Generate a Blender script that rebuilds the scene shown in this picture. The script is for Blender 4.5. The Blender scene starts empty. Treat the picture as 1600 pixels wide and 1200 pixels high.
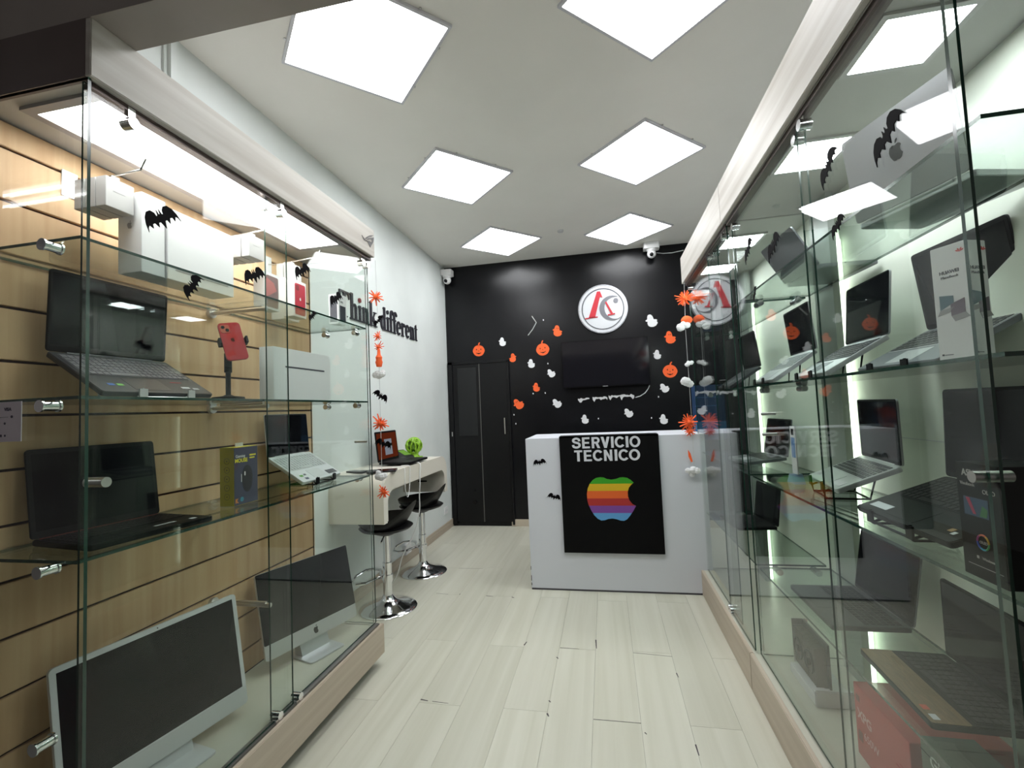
import bpy, bmesh, math, random
from mathutils import Vector, Matrix, Euler
random.seed(7)
PI = math.pi
SC = bpy.context.scene
COL = SC.collection

# ------------------------------------------------------------------ camera
EYE = Vector((0, 0, 1.30))
YAW, PIT, ROL, FPX = .19527, .0550, -.0421, 723.74
_f = Vector((-math.sin(YAW)*math.cos(PIT), math.cos(YAW)*math.cos(PIT), math.sin(PIT)))
_r = Vector((math.cos(YAW), math.sin(YAW), 0))
_u = _r.cross(_f)
_R = _r*math.cos(ROL) + _u*math.sin(ROL)
_U = -_r*math.sin(ROL) + _u*math.cos(ROL)
cam_data = bpy.data.cameras.new('camera')
cam = bpy.data.objects.new('camera', cam_data)
COL.objects.link(cam)
cam.matrix_world = Matrix(((_R.x, _U.x, -_f.x, EYE.x), (_R.y, _U.y, -_f.y, EYE.y), (_R.z, _U.z, -_f.z, EYE.z), (0, 0, 0, 1)))
cam_data.sensor_width = 36
cam_data.lens = FPX/1600*36
cam_data.clip_start = .02
SC.camera = cam

def ray(x, y):
    return _R*((x-800)/FPX) - _U*((y-600)/FPX) + _f
def onX(x, y, X):
    d = ray(x, y); return EYE + d*((X-EYE.x)/d.x)
def onY(x, y, Y):
    d = ray(x, y); return EYE + d*((Y-EYE.y)/d.y)
def onZ(x, y, Z):
    d = ray(x, y); return EYE + d*((Z-EYE.z)/d.z)

# ------------------------------------------------------------------ world, exposure
w = bpy.data.worlds.new('world'); SC.world = w; w.use_nodes = True
w.node_tree.nodes['Background'].inputs[0].default_value = (.80, .74, .70, 1)
w.node_tree.nodes['Background'].inputs[1].default_value = .045
SC.view_settings.view_transform = 'Standard'
SC.view_settings.look = 'None'
SC.view_settings.gamma = 1
SC.view_settings.use_curve_mapping = False
SC.view_settings.exposure = 1.42
SC.cycles.transparent_max_bounces = 40
SC.cycles.max_bounces = 10
PANEL_E = 5.2      # ceiling panels
CASE_E = 6.0       # light panel in the left cabinet
SPOT_E = 13.0      # small lamps in the right cabinets
STRIP_E = 1.9      # upright led strips

# ------------------------------------------------------------------ materials
def rgb(c):
    if isinstance(c, str):
        c = [int(c[i:i+2], 16)/255 for i in (0, 2, 4)]
        c = [(v/12.92 if v <= .04045 else ((v+.055)/1.055)**2.4) for v in c]
    return (c[0], c[1], c[2], 1)
MATS = {}
def mat(name, c, rough=.5, metal=0, spec=.5, noise=0, nscale=8, bump=0, bscale=60, coat=0, stretch=(1, 1, 1)):
    if name in MATS: return MATS[name]
    m = bpy.data.materials.new(name); m.use_nodes = True
    nt = m.node_tree; b = nt.nodes['Principled BSDF']
    b.inputs['Base Color'].default_value = rgb(c)
    b.inputs['Roughness'].default_value = rough
    b.inputs['Metallic'].default_value = metal
    b.inputs['Specular IOR Level'].default_value = spec
    b.inputs['Coat Weight'].default_value = coat
    if noise or bump:
        tc = nt.nodes.new('ShaderNodeTexCoord'); mp = nt.nodes.new('ShaderNodeMapping')
        mp.inputs['Scale'].default_value = stretch
        nt.links.new(tc.outputs['Object'], mp.inputs['Vector'])
    if noise:
        n = nt.nodes.new('ShaderNodeTexNoise'); n.inputs['Scale'].default_value = nscale; n.inputs['Detail'].default_value = 5
        nt.links.new(mp.outputs[0], n.inputs['Vector'])
        r = nt.nodes.new('ShaderNodeValToRGB'); cc = rgb(c)
        r.color_ramp.elements[0].position = .3; r.color_ramp.elements[1].position = .72
        r.color_ramp.elements[0].color = tuple(v*(1-noise) for v in cc[:3])+(1,)
        r.color_ramp.elements[1].color = tuple(min(1, v*(1+noise)) for v in cc[:3])+(1,)
        nt.links.new(n.outputs['Fac'], r.inputs[0]); nt.links.new(r.outputs[0], b.inputs['Base Color'])
    if bump:
        n2 = nt.nodes.new('ShaderNodeTexNoise'); n2.inputs['Scale'].default_value = bscale
        nt.links.new(mp.outputs[0], n2.inputs['Vector'])
        bp = nt.nodes.new('ShaderNodeBump'); bp.inputs['Strength'].default_value = bump; bp.inputs['Distance'].default_value = .002
        nt.links.new(n2.outputs['Fac'], bp.inputs['Height']); nt.links.new(bp.outputs[0], b.inputs['Normal'])
    MATS[name] = m
    return m
def emit(name, c, e):
    m = bpy.data.materials.new(name); m.use_nodes = True
    nt = m.node_tree; nt.nodes.remove(nt.nodes['Principled BSDF'])
    em = nt.nodes.new('ShaderNodeEmission'); em.inputs[0].default_value = rgb(c); em.inputs[1].default_value = e
    nt.links.new(em.outputs[0], nt.nodes['Material Output'].inputs[0])
    return m
def glass(name, tint, f0=.024, boost=1.0):
    """thin clear pane: transparent with an angle-dependent mirror reflection"""
    m = bpy.data.materials.new(name); m.use_nodes = True
    nt = m.node_tree; nt.nodes.remove(nt.nodes['Principled BSDF']); N = nt.nodes.new; L = nt.links.new
    g = N('ShaderNodeNewGeometry'); d = N('ShaderNodeVectorMath'); d.operation = 'DOT_PRODUCT'
    L(g.outputs['Normal'], d.inputs[0]); L(g.outputs['Incoming'], d.inputs[1])
    def M(op, a, b=None):
        k = N('ShaderNodeMath'); k.operation = op
        if hasattr(a, 'links'): L(a, k.inputs[0])
        else: k.inputs[0].default_value = a
        if b is not None:
            if hasattr(b, 'links'): L(b, k.inputs[1])
            else: k.inputs[1].default_value = b
        return k.outputs[0]
    a = M('ABSOLUTE', d.outputs['Value'])
    s = M('POWER', M('SUBTRACT', 1.0, a), 5.0)
    fr = M('ADD', M('MULTIPLY', s, (1-f0)*boost), f0)
    t = N('ShaderNodeBsdfTransparent'); t.inputs[0].default_value = rgb(tint)
    gl = N('ShaderNodeBsdfGlossy'); gl.inputs['Roughness'].default_value = 0.0
    mx = N('ShaderNodeMixShader'); L(fr, mx.inputs[0]); L(t.outputs[0], mx.inputs[1]); L(gl.outputs[0], mx.inputs[2])
    L(mx.outputs[0], nt.nodes['Material Output'].inputs[0])
    return m
def grain(name, c1, c2, axis='Y', scale=3.0, rough=.45, tone=0.0, bump=.1, coat=0):
    """wood grain running along one axis, with a tone that differs from board to board"""
    m = bpy.data.materials.new(name); m.use_nodes = True
    nt = m.node_tree; b = nt.nodes['Principled BSDF']; N = nt.nodes.new; L = nt.links.new
    tc = N('ShaderNodeTexCoord'); oi = N('ShaderNodeObjectInfo')
    ad = N('ShaderNodeVectorMath'); ad.operation = 'ADD'
    sc = N('ShaderNodeVectorMath'); sc.operation = 'SCALE'; sc.inputs['Scale'].default_value = 37.0
    cb = N('ShaderNodeCombineXYZ')
    for k in range(3): L(oi.outputs['Random'], cb.inputs[k])
    L(cb.outputs[0], sc.inputs[0]); L(tc.outputs['Object'], ad.inputs[0]); L(sc.outputs[0], ad.inputs[1])
    mp = N('ShaderNodeMapping'); s = [scale*16]*3; s['XYZ'.index(axis)] = scale*.55; mp.inputs['Scale'].default_value = s
    L(ad.outputs[0], mp.inputs[0])
    n = N('ShaderNodeTexNoise'); n.inputs['Scale'].default_value = 1.0; n.inputs['Detail'].default_value = 6; n.inputs['Distortion'].default_value = .6
    L(mp.outputs[0], n.inputs['Vector'])
    r = N('ShaderNodeValToRGB'); r.color_ramp.elements[0].position = .32; r.color_ramp.elements[1].position = .68
    r.color_ramp.elements[0].color = rgb(c1); r.color_ramp.elements[1].color = rgb(c2)
    L(n.outputs['Fac'], r.inputs[0])
    hs = N('ShaderNodeHueSaturation'); mr = N('ShaderNodeMapRange')
    mr.inputs['To Min'].default_value = 1-tone; mr.inputs['To Max'].default_value = 1+tone
    L(oi.outputs['Random'], mr.inputs['Value']); L(mr.outputs[0], hs.inputs['Value']); L(r.outputs[0], hs.inputs['Color'])
    L(hs.outputs[0], b.inputs['Base Color']); b.inputs['Roughness'].default_value = rough; b.inputs['Coat Weight'].default_value = coat
    bp = N('ShaderNodeBump'); bp.inputs['Strength'].default_value = bump; bp.inputs['Distance'].default_value = .001
    L(n.outputs['Fac'], bp.inputs['Height']); L(bp.outputs[0], b.inputs['Normal'])
    MATS[name] = m
    return m

WHITE = mat('white_paint', (.72, .76, .745), .55, noise=.05, nscale=2.2, bump=.15, bscale=90)
CEIL = mat('ceiling_paint', (.83, .81, .765), .8, noise=.03, nscale=2)
BLACKWALL = mat('black_wall_paint', (.0042, .0044, .0058), .27, spec=.30, noise=.25, nscale=5, bump=.22, bscale=22)
BLACK = mat('black_plastic', (.004, .004, .005), .5, spec=.18)
BLACKG = mat('black_gloss', (.004, .004, .005), .12, spec=.35)
DISPLAY = mat('dark_display', (.005, .005, .007), .07, spec=.18)
CARD = mat('black_card', (.0025, .002, .003), .8, spec=.10)
CHROME = mat('chrome', (.82, .83, .85), .10, 1)
STEEL = mat('brushed_steel', (.62, .61, .60), .28, 1)
SILVER = mat('silver_aluminium', (.62, .63, .65), .35, .65)
DGREY = mat('dark_grey_metal', (.045, .045, .052), .38, .4)
MGREY = mat('mid_grey_metal', (.20, .21, .23), .38, .5)
LGREY = mat('light_grey_plastic', (.60, .61, .62), .4)
WPLAST = mat('white_plastic', (.80, .80, .80), .35)
WBOX = mat('white_card', (.80, .80, .81), .42)
GBOX = mat('shaded_white_card', (.46, .45, .45), .6)  # white card greyed to carry its shade under the downward cabinet light
ORANGE = mat('orange_foam', (.95, .13, .025), .7)
WFOAM = mat('white_foam', (.80, .80, .82), .75)
RED = mat('red_gloss', (.34, .018, .022), .35)
SEAT = mat('black_seat_plastic', (.003, .003, .0035), .4, spec=.22)
COUNTER = mat('white_laminate', (.66, .68, .74), .4)
CREAM = mat('cream_laminate', (.70, .66, .58), .38)
GREENEDGE = mat('glass_edge_green', (.010, .045, .030), .15, spec=.8)
GLASS = glass('cabinet_glass', (.955, .975, .962))
SHELFG = glass('shelf_glass', (.90, .95, .92))
PLANK = grain('floor_laminate', (.50, .49, .40), (.575, .565, .48), 'Y', 1.1, .38, .035, .05)
SLAT = grain('slat_birch', (.50, .315, .17), (.60, .41, .24), 'Z', 1.4, .62, .02, .05)
FASCIA = grain('washed_oak', (.50, .46, .41), (.68, .655, .61), 'Y', 1.3, .5, .03, .12)
BASEWOOD = grain('beige_oak', (.42, .35, .27), (.52, .45, .36), 'Y', 1.6, .5, .03, .1)
GROOVE = mat('groove_shadow_wood', (.045, .02, .02), .7)
E_PANEL = emit('ceiling_panel_light', (.97, .985, 1), PANEL_E)
E_CASE = emit('cabinet_panel_light', (1, .99, .97), CASE_E)
E_SPOT = emit('square_lamp_light', (.93, .98, 1), SPOT_E)
E_STRIP = emit('led_strip_light', (.86, 1, .80), STRIP_E)
E_TUBE = emit('corridor_tube_light', (1, 1, 1), 6.0)

# ------------------------------------------------------------------ mesh builder
class MB:
    def __init__(s): s.v = []; s.f = []; s.m = []
    def add(s, vs, fs, mi=0, M=None):
        n = len(s.v)
        s.v += [(M @ Vector(v)) if M is not None else Vector(v) for v in vs]
        s.f += [tuple(i+n for i in f) for f in fs]; s.m += [mi]*len(fs)
        return s
    def box(s, a, b, mi=0, M=None):
        (x0, y0, z0), (x1, y1, z1) = a, b
        x0, x1 = min(x0, x1), max(x0, x1); y0, y1 = min(y0, y1), max(y0, y1); z0, z1 = min(z0, z1), max(z0, z1)
        vs = [(x0, y0, z0), (x1, y0, z0), (x1, y1, z0), (x0, y1, z0), (x0, y0, z1), (x1, y0, z1), (x1, y1, z1), (x0, y1, z1)]
        return s.add(vs, [(0, 3, 2, 1), (4, 5, 6, 7), (0, 1, 5, 4), (1, 2, 6, 5), (2, 3, 7, 6), (3, 0, 4, 7)], mi, M)
    def prism(s, pts, h0, h1, M=None, mi=0, side=None):
        """outline in the local XY plane, extruded along local Z from h0 to h1"""
        n = len(pts)
        vs = [(p[0], p[1], h0) for p in pts] + [(p[0], p[1], h1) for p in pts]
        area = sum(pts[i][0]*pts[(i+1) % n][1]-pts[(i+1) % n][0]*pts[i][1] for i in range(n))
        o = range(n) if area > 0 else range(n-1, -1, -1)
        o = list(o)
        s.add(vs, [tuple(reversed(o)), tuple(i+n for i in o)], mi, M)
        k = len(s.v)-2*n
        sf = []
        for j in range(n):
            a, b = o[j], o[(j+1) % n]
            sf.append((a+k, b+k, b+n+k, a+n+k))
        s.f += sf; s.m += [mi if side is None else side]*n
        return s
    def cyl(s, p, q, r, n=16, mi=0, r2=None):
        p, q = Vector(p), Vector(q); d = (q-p); z = d.normalized()
        x = z.orthogonal().normalized(); y = z.cross(x); r2 = r if r2 is None else r2
        vs = [p+(x*math.cos(2*PI*i/n)+y*math.sin(2*PI*i/n))*r for i in range(n)] + [q+(x*math.cos(2*PI*i/n)+y*math.sin(2*PI*i/n))*r2 for i in range(n)]
        fs = [(i, (i+1) % n, (i+1) % n+n, i+n) for i in range(n)] + [tuple(range(n-1, -1, -1)), tuple(range(n, 2*n))]
        return s.add(vs, fs, mi)
    def tube(s, pts, r, n=8, mi=0, closed=False):
        pts = [Vector(p) for p in pts]; N = len(pts); rings = []; up = Vector((0, 0, 1))
        prev = None
        for i, p in enumerate(pts):
            a = pts[(i-1) % N] if (closed or i > 0) else p
            b = pts[(i+1) % N] if (closed or i < N-1) else p
            t = (b-a).normalized()
            x = prev - t*prev.dot(t) if prev is not None else t.orthogonal()
            if x.length < 1e-5: x = t.orthogonal()
            x.normalize(); prev = x; y = t.cross(x)
            rings.append([p+(x*math.cos(2*PI*k/n)+y*math.sin(2*PI*k/n))*r for k in range(n)])
        vs = [v for rg in rings for v in rg]; fs = []
        for i in range(N if closed else N-1):
            j = (i+1) % N
            for k in range(n): fs.append((i*n+k, i*n+(k+1) % n, j*n+(k+1) % n, j*n+k))
        if not closed: fs += [tuple(range(n-1, -1, -1)), tuple(range((N-1)*n, N*n))]
        return s.add(vs, fs, mi)
    def lathe(s, prof, c=(0, 0, 0), n=32, mi=0, M=None):
        vs = [(c[0]+r*math.cos(2*PI*k/n), c[1]+r*math.sin(2*PI*k/n), c[2]+z) for r, z in prof for k in range(n)]
        fs = [(i*n+k, i*n+(k+1) % n, (i+1)*n+(k+1) % n, (i+1)*n+k) for i in range(len(prof)-1) for k in range(n)]
        fs += [tuple(range(n-1, -1, -1)), tuple((len(prof)-1)*n+k for k in range(n))]
        return s.add(vs, fs, mi, M)
    def ball(s, c, r, n=14, mi=0, sc=(1, 1, 1), jit=0):
        prof = []; vs = []; m = n//2
        for i in range(1, m):
            a = PI*i/m
            for k in range(n):
                q = 1+random.uniform(-jit, jit); b = 2*PI*k/n
                vs.append((c[0]+r*q*sc[0]*math.sin(a)*math.cos(b), c[1]+r*q*sc[1]*math.sin(a)*math.sin(b), c[2]+r*q*sc[2]*math.cos(a)))
        vs += [(c[0], c[1], c[2]+r*sc[2]), (c[0], c[1], c[2]-r*sc[2])]; t = len(vs)-2
        fs = [(i*n+k, (i+1)*n+k, (i+1)*n+(k+1) % n, i*n+(k+1) % n) for i in range(m-2) for k in range(n)]
        fs += [(t, k, (k+1) % n) for k in range(n)] + [(t+1, (m-2)*n+(k+1) % n, (m-2)*n+k) for k in range(n)]
        return s.add(vs, fs, mi)
    def text(s, body, size, M, h0=0, h1=.001, mi=0, align='CENTER', bold=0.0, sx=1.0):
        cu = bpy.data.curves.new('t', 'FONT'); cu.body = body; cu.size = size; cu.align_x = align; cu.offset = bold; cu.resolution_u = 4
        cu.fill_mode = 'BOTH'; cu.extrude = abs(h1-h0)/2
        o = bpy.data.objects.new('t', cu); COL.objects.link(o)
        dg = bpy.context.evaluated_depsgraph_get(); me = bpy.data.meshes.new_from_object(o.evaluated_get(dg))
        T = M @ Matrix.Translation((0, 0, (h0+h1)/2)) @ Matrix.Diagonal((sx, 1, 1, 1))
        s.add([v.co.copy() for v in me.vertices], [tuple(p.vertices) for p in me.polygons], mi, T)
        bpy.data.objects.remove(o); bpy.data.curves.remove(cu); bpy.data.meshes.remove(me)
        return s

WM = {}
def link(name, data, parent=None):
    o = bpy.data.objects.new(name, data); COL.objects.link(o)
    if parent is not None: o.parent = parent
    WM[o.name] = WM[parent.name].copy() if parent is not None else Matrix()
    return o
def setm(o, M):
    o.matrix_local = M
    WM[o.name] = (WM[o.parent.name] if o.parent else Matrix()) @ M
def obj(name, mb, mats, parent=None, world=True, smooth=False, bevel=0, kind=None, label=None):
    """one mesh object; with world=True the shape is given in world coordinates"""
    if not isinstance(mats, (list, tuple)): mats = [mats]
    vs = mb.v
    o = None
    if parent is not None and world:
        I = WM[parent.name].inverted(); vs = [I @ v for v in vs]
    # put the origin at the shape's base centre
    lo = [min(v[k] for v in vs) for k in range(3)]; hi = [max(v[k] for v in vs) for k in range(3)]
    c = Vector(((lo[0]+hi[0])/2, (lo[1]+hi[1])/2, lo[2]))
    me = bpy.data.meshes.new(name)
    me.from_pydata([v-c for v in vs], [], mb.f)
    for m in mats: me.materials.append(m)
    for p, mi in zip(me.polygons, mb.m): p.material_index = mi
    if smooth:
        me.polygons.foreach_set('use_smooth', [True]*len(me.polygons))
    me.update()
    if bevel or smooth:
        bm = bmesh.new(); bm.from_mesh(me)
        bmesh.ops.remove_doubles(bm, verts=bm.verts, dist=1e-6)
        if bevel:
            es = [e for e in bm.edges if len(e.link_faces) == 2 and e.calc_face_angle(0) > .6]
            bmesh.ops.bevel(bm, geom=es, offset=bevel, segments=2, affect='EDGES', clamp_overlap=True)
        if smooth:
            for e in bm.edges: e.smooth = not (len(e.link_faces) == 2 and e.calc_face_angle(0) > math.radians(38))
        bm.to_mesh(me); bm.free()
    o = link(name, me, parent)
    setm(o, Matrix.Translation(c))
    if kind: o['kind'] = kind
    if label: o['label'] = label
    return o
def tag(o, label, cat, group=None, kind=None):
    o['label'] = label; o['category'] = cat
    if group: o['group'] = group
    if kind: o['kind'] = kind
    return o
def thing(name, label, cat, loc=(0, 0, 0), rotz=0, group=None, M=None):
    o = bpy.data.objects.new(name, None); COL.objects.link(o); o.empty_display_size = .05
    m = M if M is not None else Matrix.Translation(loc) @ Matrix.Rotation(rotz, 4, 'Z')
    o.matrix_world = m; WM[o.name] = m.copy()
    return tag(o, label, cat, group)
def struct(name, mb, mats, parent=None, **k):
    return obj(name, mb, mats, parent, kind='structure', **k)
def sroot(name, loc=(0, 0, 0)):
    o = bpy.data.objects.new(name, None); COL.objects.link(o); o.location = loc
    WM[o.name] = Matrix.Translation(loc); o['kind'] = 'structure'
    return o
def rrect(w, h, r, n=5, cx=0, cy=0):
    pts = []
    for (sx, sy, a0) in ((1, 1, 0), (-1, 1, PI/2), (-1, -1, PI), (1, -1, 1.5*PI)):
        for k in range(n+1):
            a = a0+PI/2*k/n
            pts.append((cx+sx*(w/2-r)+r*math.cos(a), cy+sy*(h/2-r)+r*math.sin(a)))
    return pts
# frames that stand a flat local XY design up in the world (local Z points at the viewer's side)
def faceX(x, y, z, s=1):      # on a plane of constant X, seen from +X (s=1) or from -X (s=-1)
    return Matrix(((0, 0, s, x), (s, 0, 0, y), (0, 1, 0, z), (0, 0, 0, 1)))
def faceY(x, y, z):           # on a plane of constant Y seen from -Y
    return Matrix(((1, 0, 0, x), (0, 0, -1, y), (0, 1, 0, z), (0, 0, 0, 1)))

# ================================================================== SETTING
XL, XR, YB, YF, ZC = -1.78, 1.42, 5.15, .88, 3.0
# floor: a base slab and each laminate plank
fl = struct('floor', MB().box((-6.0, -3.0, -.10), (3.2, YB+.15, -.010)), mat('subfloor', (.33, .32, .29), .6))
pw, pl = .1935, 1.2
pm = None
def plank_obj(x0, y0, y1, x1=None):
    global pm
    x1 = x0+pw if x1 is None else x1
    if pm is None or abs((y1-y0)-pl) > 1e-4 or abs((x1-x0)-pw) > 1e-4:
        mb = MB().box((0, 0, 0), (x1-x0-.0009, y1-y0-.0011, .010))
        me = bpy.data.meshes.new('plank'); me.from_pydata([v for v in mb.v], [], mb.f); me.materials.append(PLANK)
        if abs((y1-y0)-pl) < 1e-4 and abs((x1-x0)-pw) < 1e-4: pm = me
    else: me = pm
    o = link('plank', me, fl); setm(o, Matrix.Translation((x0-WM['floor'][0][3], y0-WM['floor'][1][3], -.010-WM['floor'][2][3])))
k0 = math.floor((XL+.889)/pw)
for k in range(k0, 12):
    x0 = -.889+k*pw; x1 = x0+pw
    if x1 < XL or x0 > XR: continue
    x0c, x1c = max(x0, XL), min(x1, XR)
    yj = (2.03 if k % 2 == 0 else 2.575) + [0, -.012, .01][k % 3] - 2*pl
    y = yj
    while y < YB:
        a, b = max(y, .1), min(y+pl, YB)
        if b-a > .05: plank_obj(x0c, a, b, x1c)
        y += pl
CHIP = mat('worn_edge_dark', (.05, .04, .045), .7)
for x0_, y0_, x1_, y1_, th_ in ((658, 1093, 668, 1095, .007), (676, 1096, 700, 1099, .003), (855, 1115, 857, 1119, .008), (928, 1124, 1001, 1130, .003), (682, 927, 700, 928.5, .003), (760, 931, 770, 932, .005), (800, 933, 803, 934, .008), (876, 1012, 904, 1014, .003), (819, 1008, 823, 1003, .007),
                               (931, 1000, 932, 1013, .007), (870, 1027, 872, 1029, .007), (858, 1095, 860, 1097, .006), (1008, 1145, 1010, 1147, .005), (990, 1020, 1050, 1026, .0025), (718, 929, 719, 928, .006), (1087, 1164, 1092, 1180, .006), (717, 888, 754, 888.5, .003), (1057, 1052, 1060, 1058, .005)):
    p_, q_ = onZ(x0_, y0_, 0), onZ(x1_, y1_, 0); d_ = (q_-p_); n_ = Vector((-d_.y, d_.x, 0)).normalized()*th_/2; e_ = d_.normalized()*.002
    mb = MB().prism([tuple((v)[:2]) for v in (p_-e_-n_, q_+e_-n_*.6, q_+e_+n_*.6, p_-e_+n_)], .0001, .0006)
    struct('edge_chip', mb, CHIP, fl)
struct('ceiling', MB().box((-2.2, YF, ZC), (XR+.1, YB+.15, ZC+.1)), CEIL)
struct('wall_left', MB().box((XL-.1, YF, 0), (XL, YB+.1, ZC)), WHITE)
struct('wall_right', MB().box((XR, YF, 0), (XR+.1, YB+.1, ZC)), WHITE)
struct('wall_back', MB().box((XL, YB, 0), (XR, YB+.1, ZC)), BLACKWALL)
struct('baseboard_left', MB().box((XL, 2.4, 0), (XL+.014, YB, .085)), BASEWOOD, bevel=.003)
struct('baseboard_back', MB().box((-1.085, YB-.014, 0), (XR, YB, .075)), mat('baseboard_cream', (.55, .48, .38), .5), bevel=.003)
DARKBEAM = mat('header_panel', (.40, .36, .335), .6, noise=.08, nscale=3)
struct('trim_1', MB().box((-2.6, .88, 2.318), (2.6, .995, 3.3)), DARKBEAM)              # header across the shop front
struct('trim_2', MB().box((XL, 1.60, 2.32), (XL+.03, 1.63, ZC)).box((XL, 1.585, 2.32), (XL+.012, 1.645, ZC)), WHITE)       # conduit
struct('wall_side', MB().box((-2.6, .80, 0), (-1.62, .88, 3.3)), mat('outer_wall', (.25, .20, .18), .7))
# furring behind the slat panel
# back door
d = sroot('door_1', (-1.37, YB-.02, .05))
DOORB = mat('black_door_paint', (.0028, .0028, .0035), .4, spec=.3)
struct('door_frame', MB().box((-1.765, YB-.03, .02), (-1.715, YB, 1.875)).box((-1.068, YB-.03, .02), (-1.045, YB, 1.86)).box((-1.765, YB-.03, 1.845), (-1.045, YB, 1.875)), DOORB, d)
lf = struct('door_leaf', MB().box((-1.713, YB-.022, .05), (-1.398, YB-.004, 1.842)).box((-1.390, YB-.022, .05), (-1.070, YB-.004, 1.842)), DOORB, d, bevel=.003)
struct('door_glass', MB().box((-1.655, YB-.027, 1.02), (-1.43, YB-.021, 1.80)), mat('dark_door_glass', (.003, .003, .004), .05), d)
struct('door_handle', MB().box((-1.118, YB-.05, 1.03), (-1.106, YB-.036, 1.21)).box((-1.116, YB-.038, 1.045), (-1.108, YB-.02, 1.06)).box((-1.116, YB-.038, 1.18), (-1.108, YB-.02, 1.195)), STEEL, d)
struct('door_seam', MB().box((-1.3975, YB-.024, .05), (-1.3905, YB-.012, 1.842)), mat('aluminium_seam', (.16, .16, .15), .4, .5), d)
struct('door_lock', MB().cyl((-1.495, YB-.022, .27), (-1.495, YB-.04, .27), .022).cyl((-1.495, YB-.022, .40), (-1.495, YB-.036, .40), .013), BLACKG, d, smooth=True)
struct('hinge', MB().box((-1.742, YB-.034, 1.02), (-1.732, YB-.028, 1.07)), STEEL, d)
# mains sockets low on the left wall
for nm, Y, Z, lb in (('wall_socket', 3.86, .12, 'white surface socket box low on the wall below the desk'), ('wall_socket', 4.93, .22, 'white wall outlet plate beside the black door')):
    t = thing(nm, lb, 'socket', (XL, Y, Z-.04))
    obj('plate', MB().box((XL, Y-.06, Z-.04), (XL+.035 if Y < 4 else XL+.008, Y+.06, Z+.04)), WPLAST, t, bevel=.003)
    for ya, yb in ((-.03, -.012), (.012, .03)):
        e_ = .035 if Y < 4 else .008
        obj('socket_hole', MB().box((XL+e_, Y+ya, Z-.012), (XL+e_+.002, Y+yb, Z+.012)), LGREY, t)
# ceiling sensor
tag(obj('ceiling_sensor', MB().lathe([(.028, 0), (.03, .012), (.03, .016)], (-.33, 4.39, ZC-.016), 20), LGREY, smooth=True), 'tiny round sensor on the ceiling between the two far light panels', 'sensor')

# ceiling light panels, 60 x 60 cm, set diagonally
cent = [(-.995, 1.87, 'large diagonal light panel nearest the left cabinet, cut by the header'), (.315, 1.884, 'diagonal light panel at the top of the picture, right of centre'),
        (-.978, 3.165, 'second of the three left-hand diagonal ceiling light panels'), (.325, 3.205, 'middle one of the three right-hand diagonal ceiling light panels'),
        (-.950, 4.500, 'farthest left diagonal ceiling light panel, near the black wall'), (.309, 4.565, 'farthest right diagonal ceiling light panel, nearest the round emblem')]
for (x, y, lb) in cent:
    t = thing('ceiling_light_panel', lb, 'light panel', (x, y, ZC-.014), PI/4, 'square ceiling light panels')
    fr = MB()
    for a, b in (((-.300, -.300, 0), (.300, -.286, .0135)), ((-.300, .286, 0), (.300, .300, .0135)), ((-.300, -.286, 0), (-.286, .286, .0135)), ((.286, -.286, 0), (.300, .286, .0135))): fr.box(a, b)
    obj('frame', fr, mat('panel_frame', (.62, .62, .66), .4), t, world=False)
    obj('diffuser', MB().box((-.286, -.286, .003), (.286, .286, .010)), E_PANEL, t, world=False)
    sc = MB()
    for a in (-.15, .15):
        for sx, sy in ((a, .306), (a, -.306), (.306, a), (-.306, a)): sc.cyl((sx, sy, .0135), (sx, sy, .008), .006, 8)
    obj('screw', sc, STEEL, t, world=False)

# corridor lights behind the camera (seen as thin reflections in the glass)
for i, (x, y, z, L, lb) in enumerate(((-4.3, -.59, 2.9, 1.9, 'long corridor tube lamp outside the shop front'), (-4.35, -.71, 2.9, 1.9, 'second long corridor tube lamp beside the first'), (.9, -1.2, 2.9, 1.2, 'short corridor tube lamp outside to the right'))):
    t = thing('tube_lamp', lb, 'lamp', (x, y, z))
    obj('tube', MB().cyl((x-L/2, y, z), (x+L/2, y, z), .009, 12), E_TUBE, t)
    obj('housing', MB().box((x-L/2-.02, y-.03, z+.018), (x+L/2+.02, y+.03, z+.06)).box((x-L/2+.1, y-.004, z+.06), (x-L/2+.11, y+.004, 3.3)).box((x+L/2-.11, y-.004, z+.06), (x+L/2-.10, y+.004, 3.3)), WPLAST, t)
struct('ceiling_corridor', MB().box((-6.0, -3.0, 3.3), (3.2, YF, 3.4)), mat('corridor_ceiling', (.16, .15, .15), .8))

# ================================================================== GLASS CABINETS
def pane(mb, a, b, axis):
    """glass sheet as a box whose two large faces are material 0 and whose narrow edges are material 1"""
    n = len(mb.m); mb.box(a, b); order = 'ZZYXYX'      # box() face order: -z, +z, -y, +x, +y, -x
    for k in range(6):
        mb.m[n+k] = 0 if order[k] == axis else 1
    return mb
def gobj(name, a, b, axis, parent, g=None, label=None):
    return obj(name, pane(MB(), a, b, axis), [g or GLASS, GREENEDGE], parent, label=label)
def clamp(parent, c, d, r=.012, L=.035, name='glass_clamp'):
    c = Vector(c); d = Vector(d).normalized()
    m = MB().cyl(c-d*L/2, c+d*L/2, r, 16).cyl(c-d*(L/2+.004), c-d*L/2, r*1.25, 16).cyl(c+d*L/2, c+d*(L/2+.004), r*1.25, 16)
    return obj(name, m, CHROME, parent, smooth=True)
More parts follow.
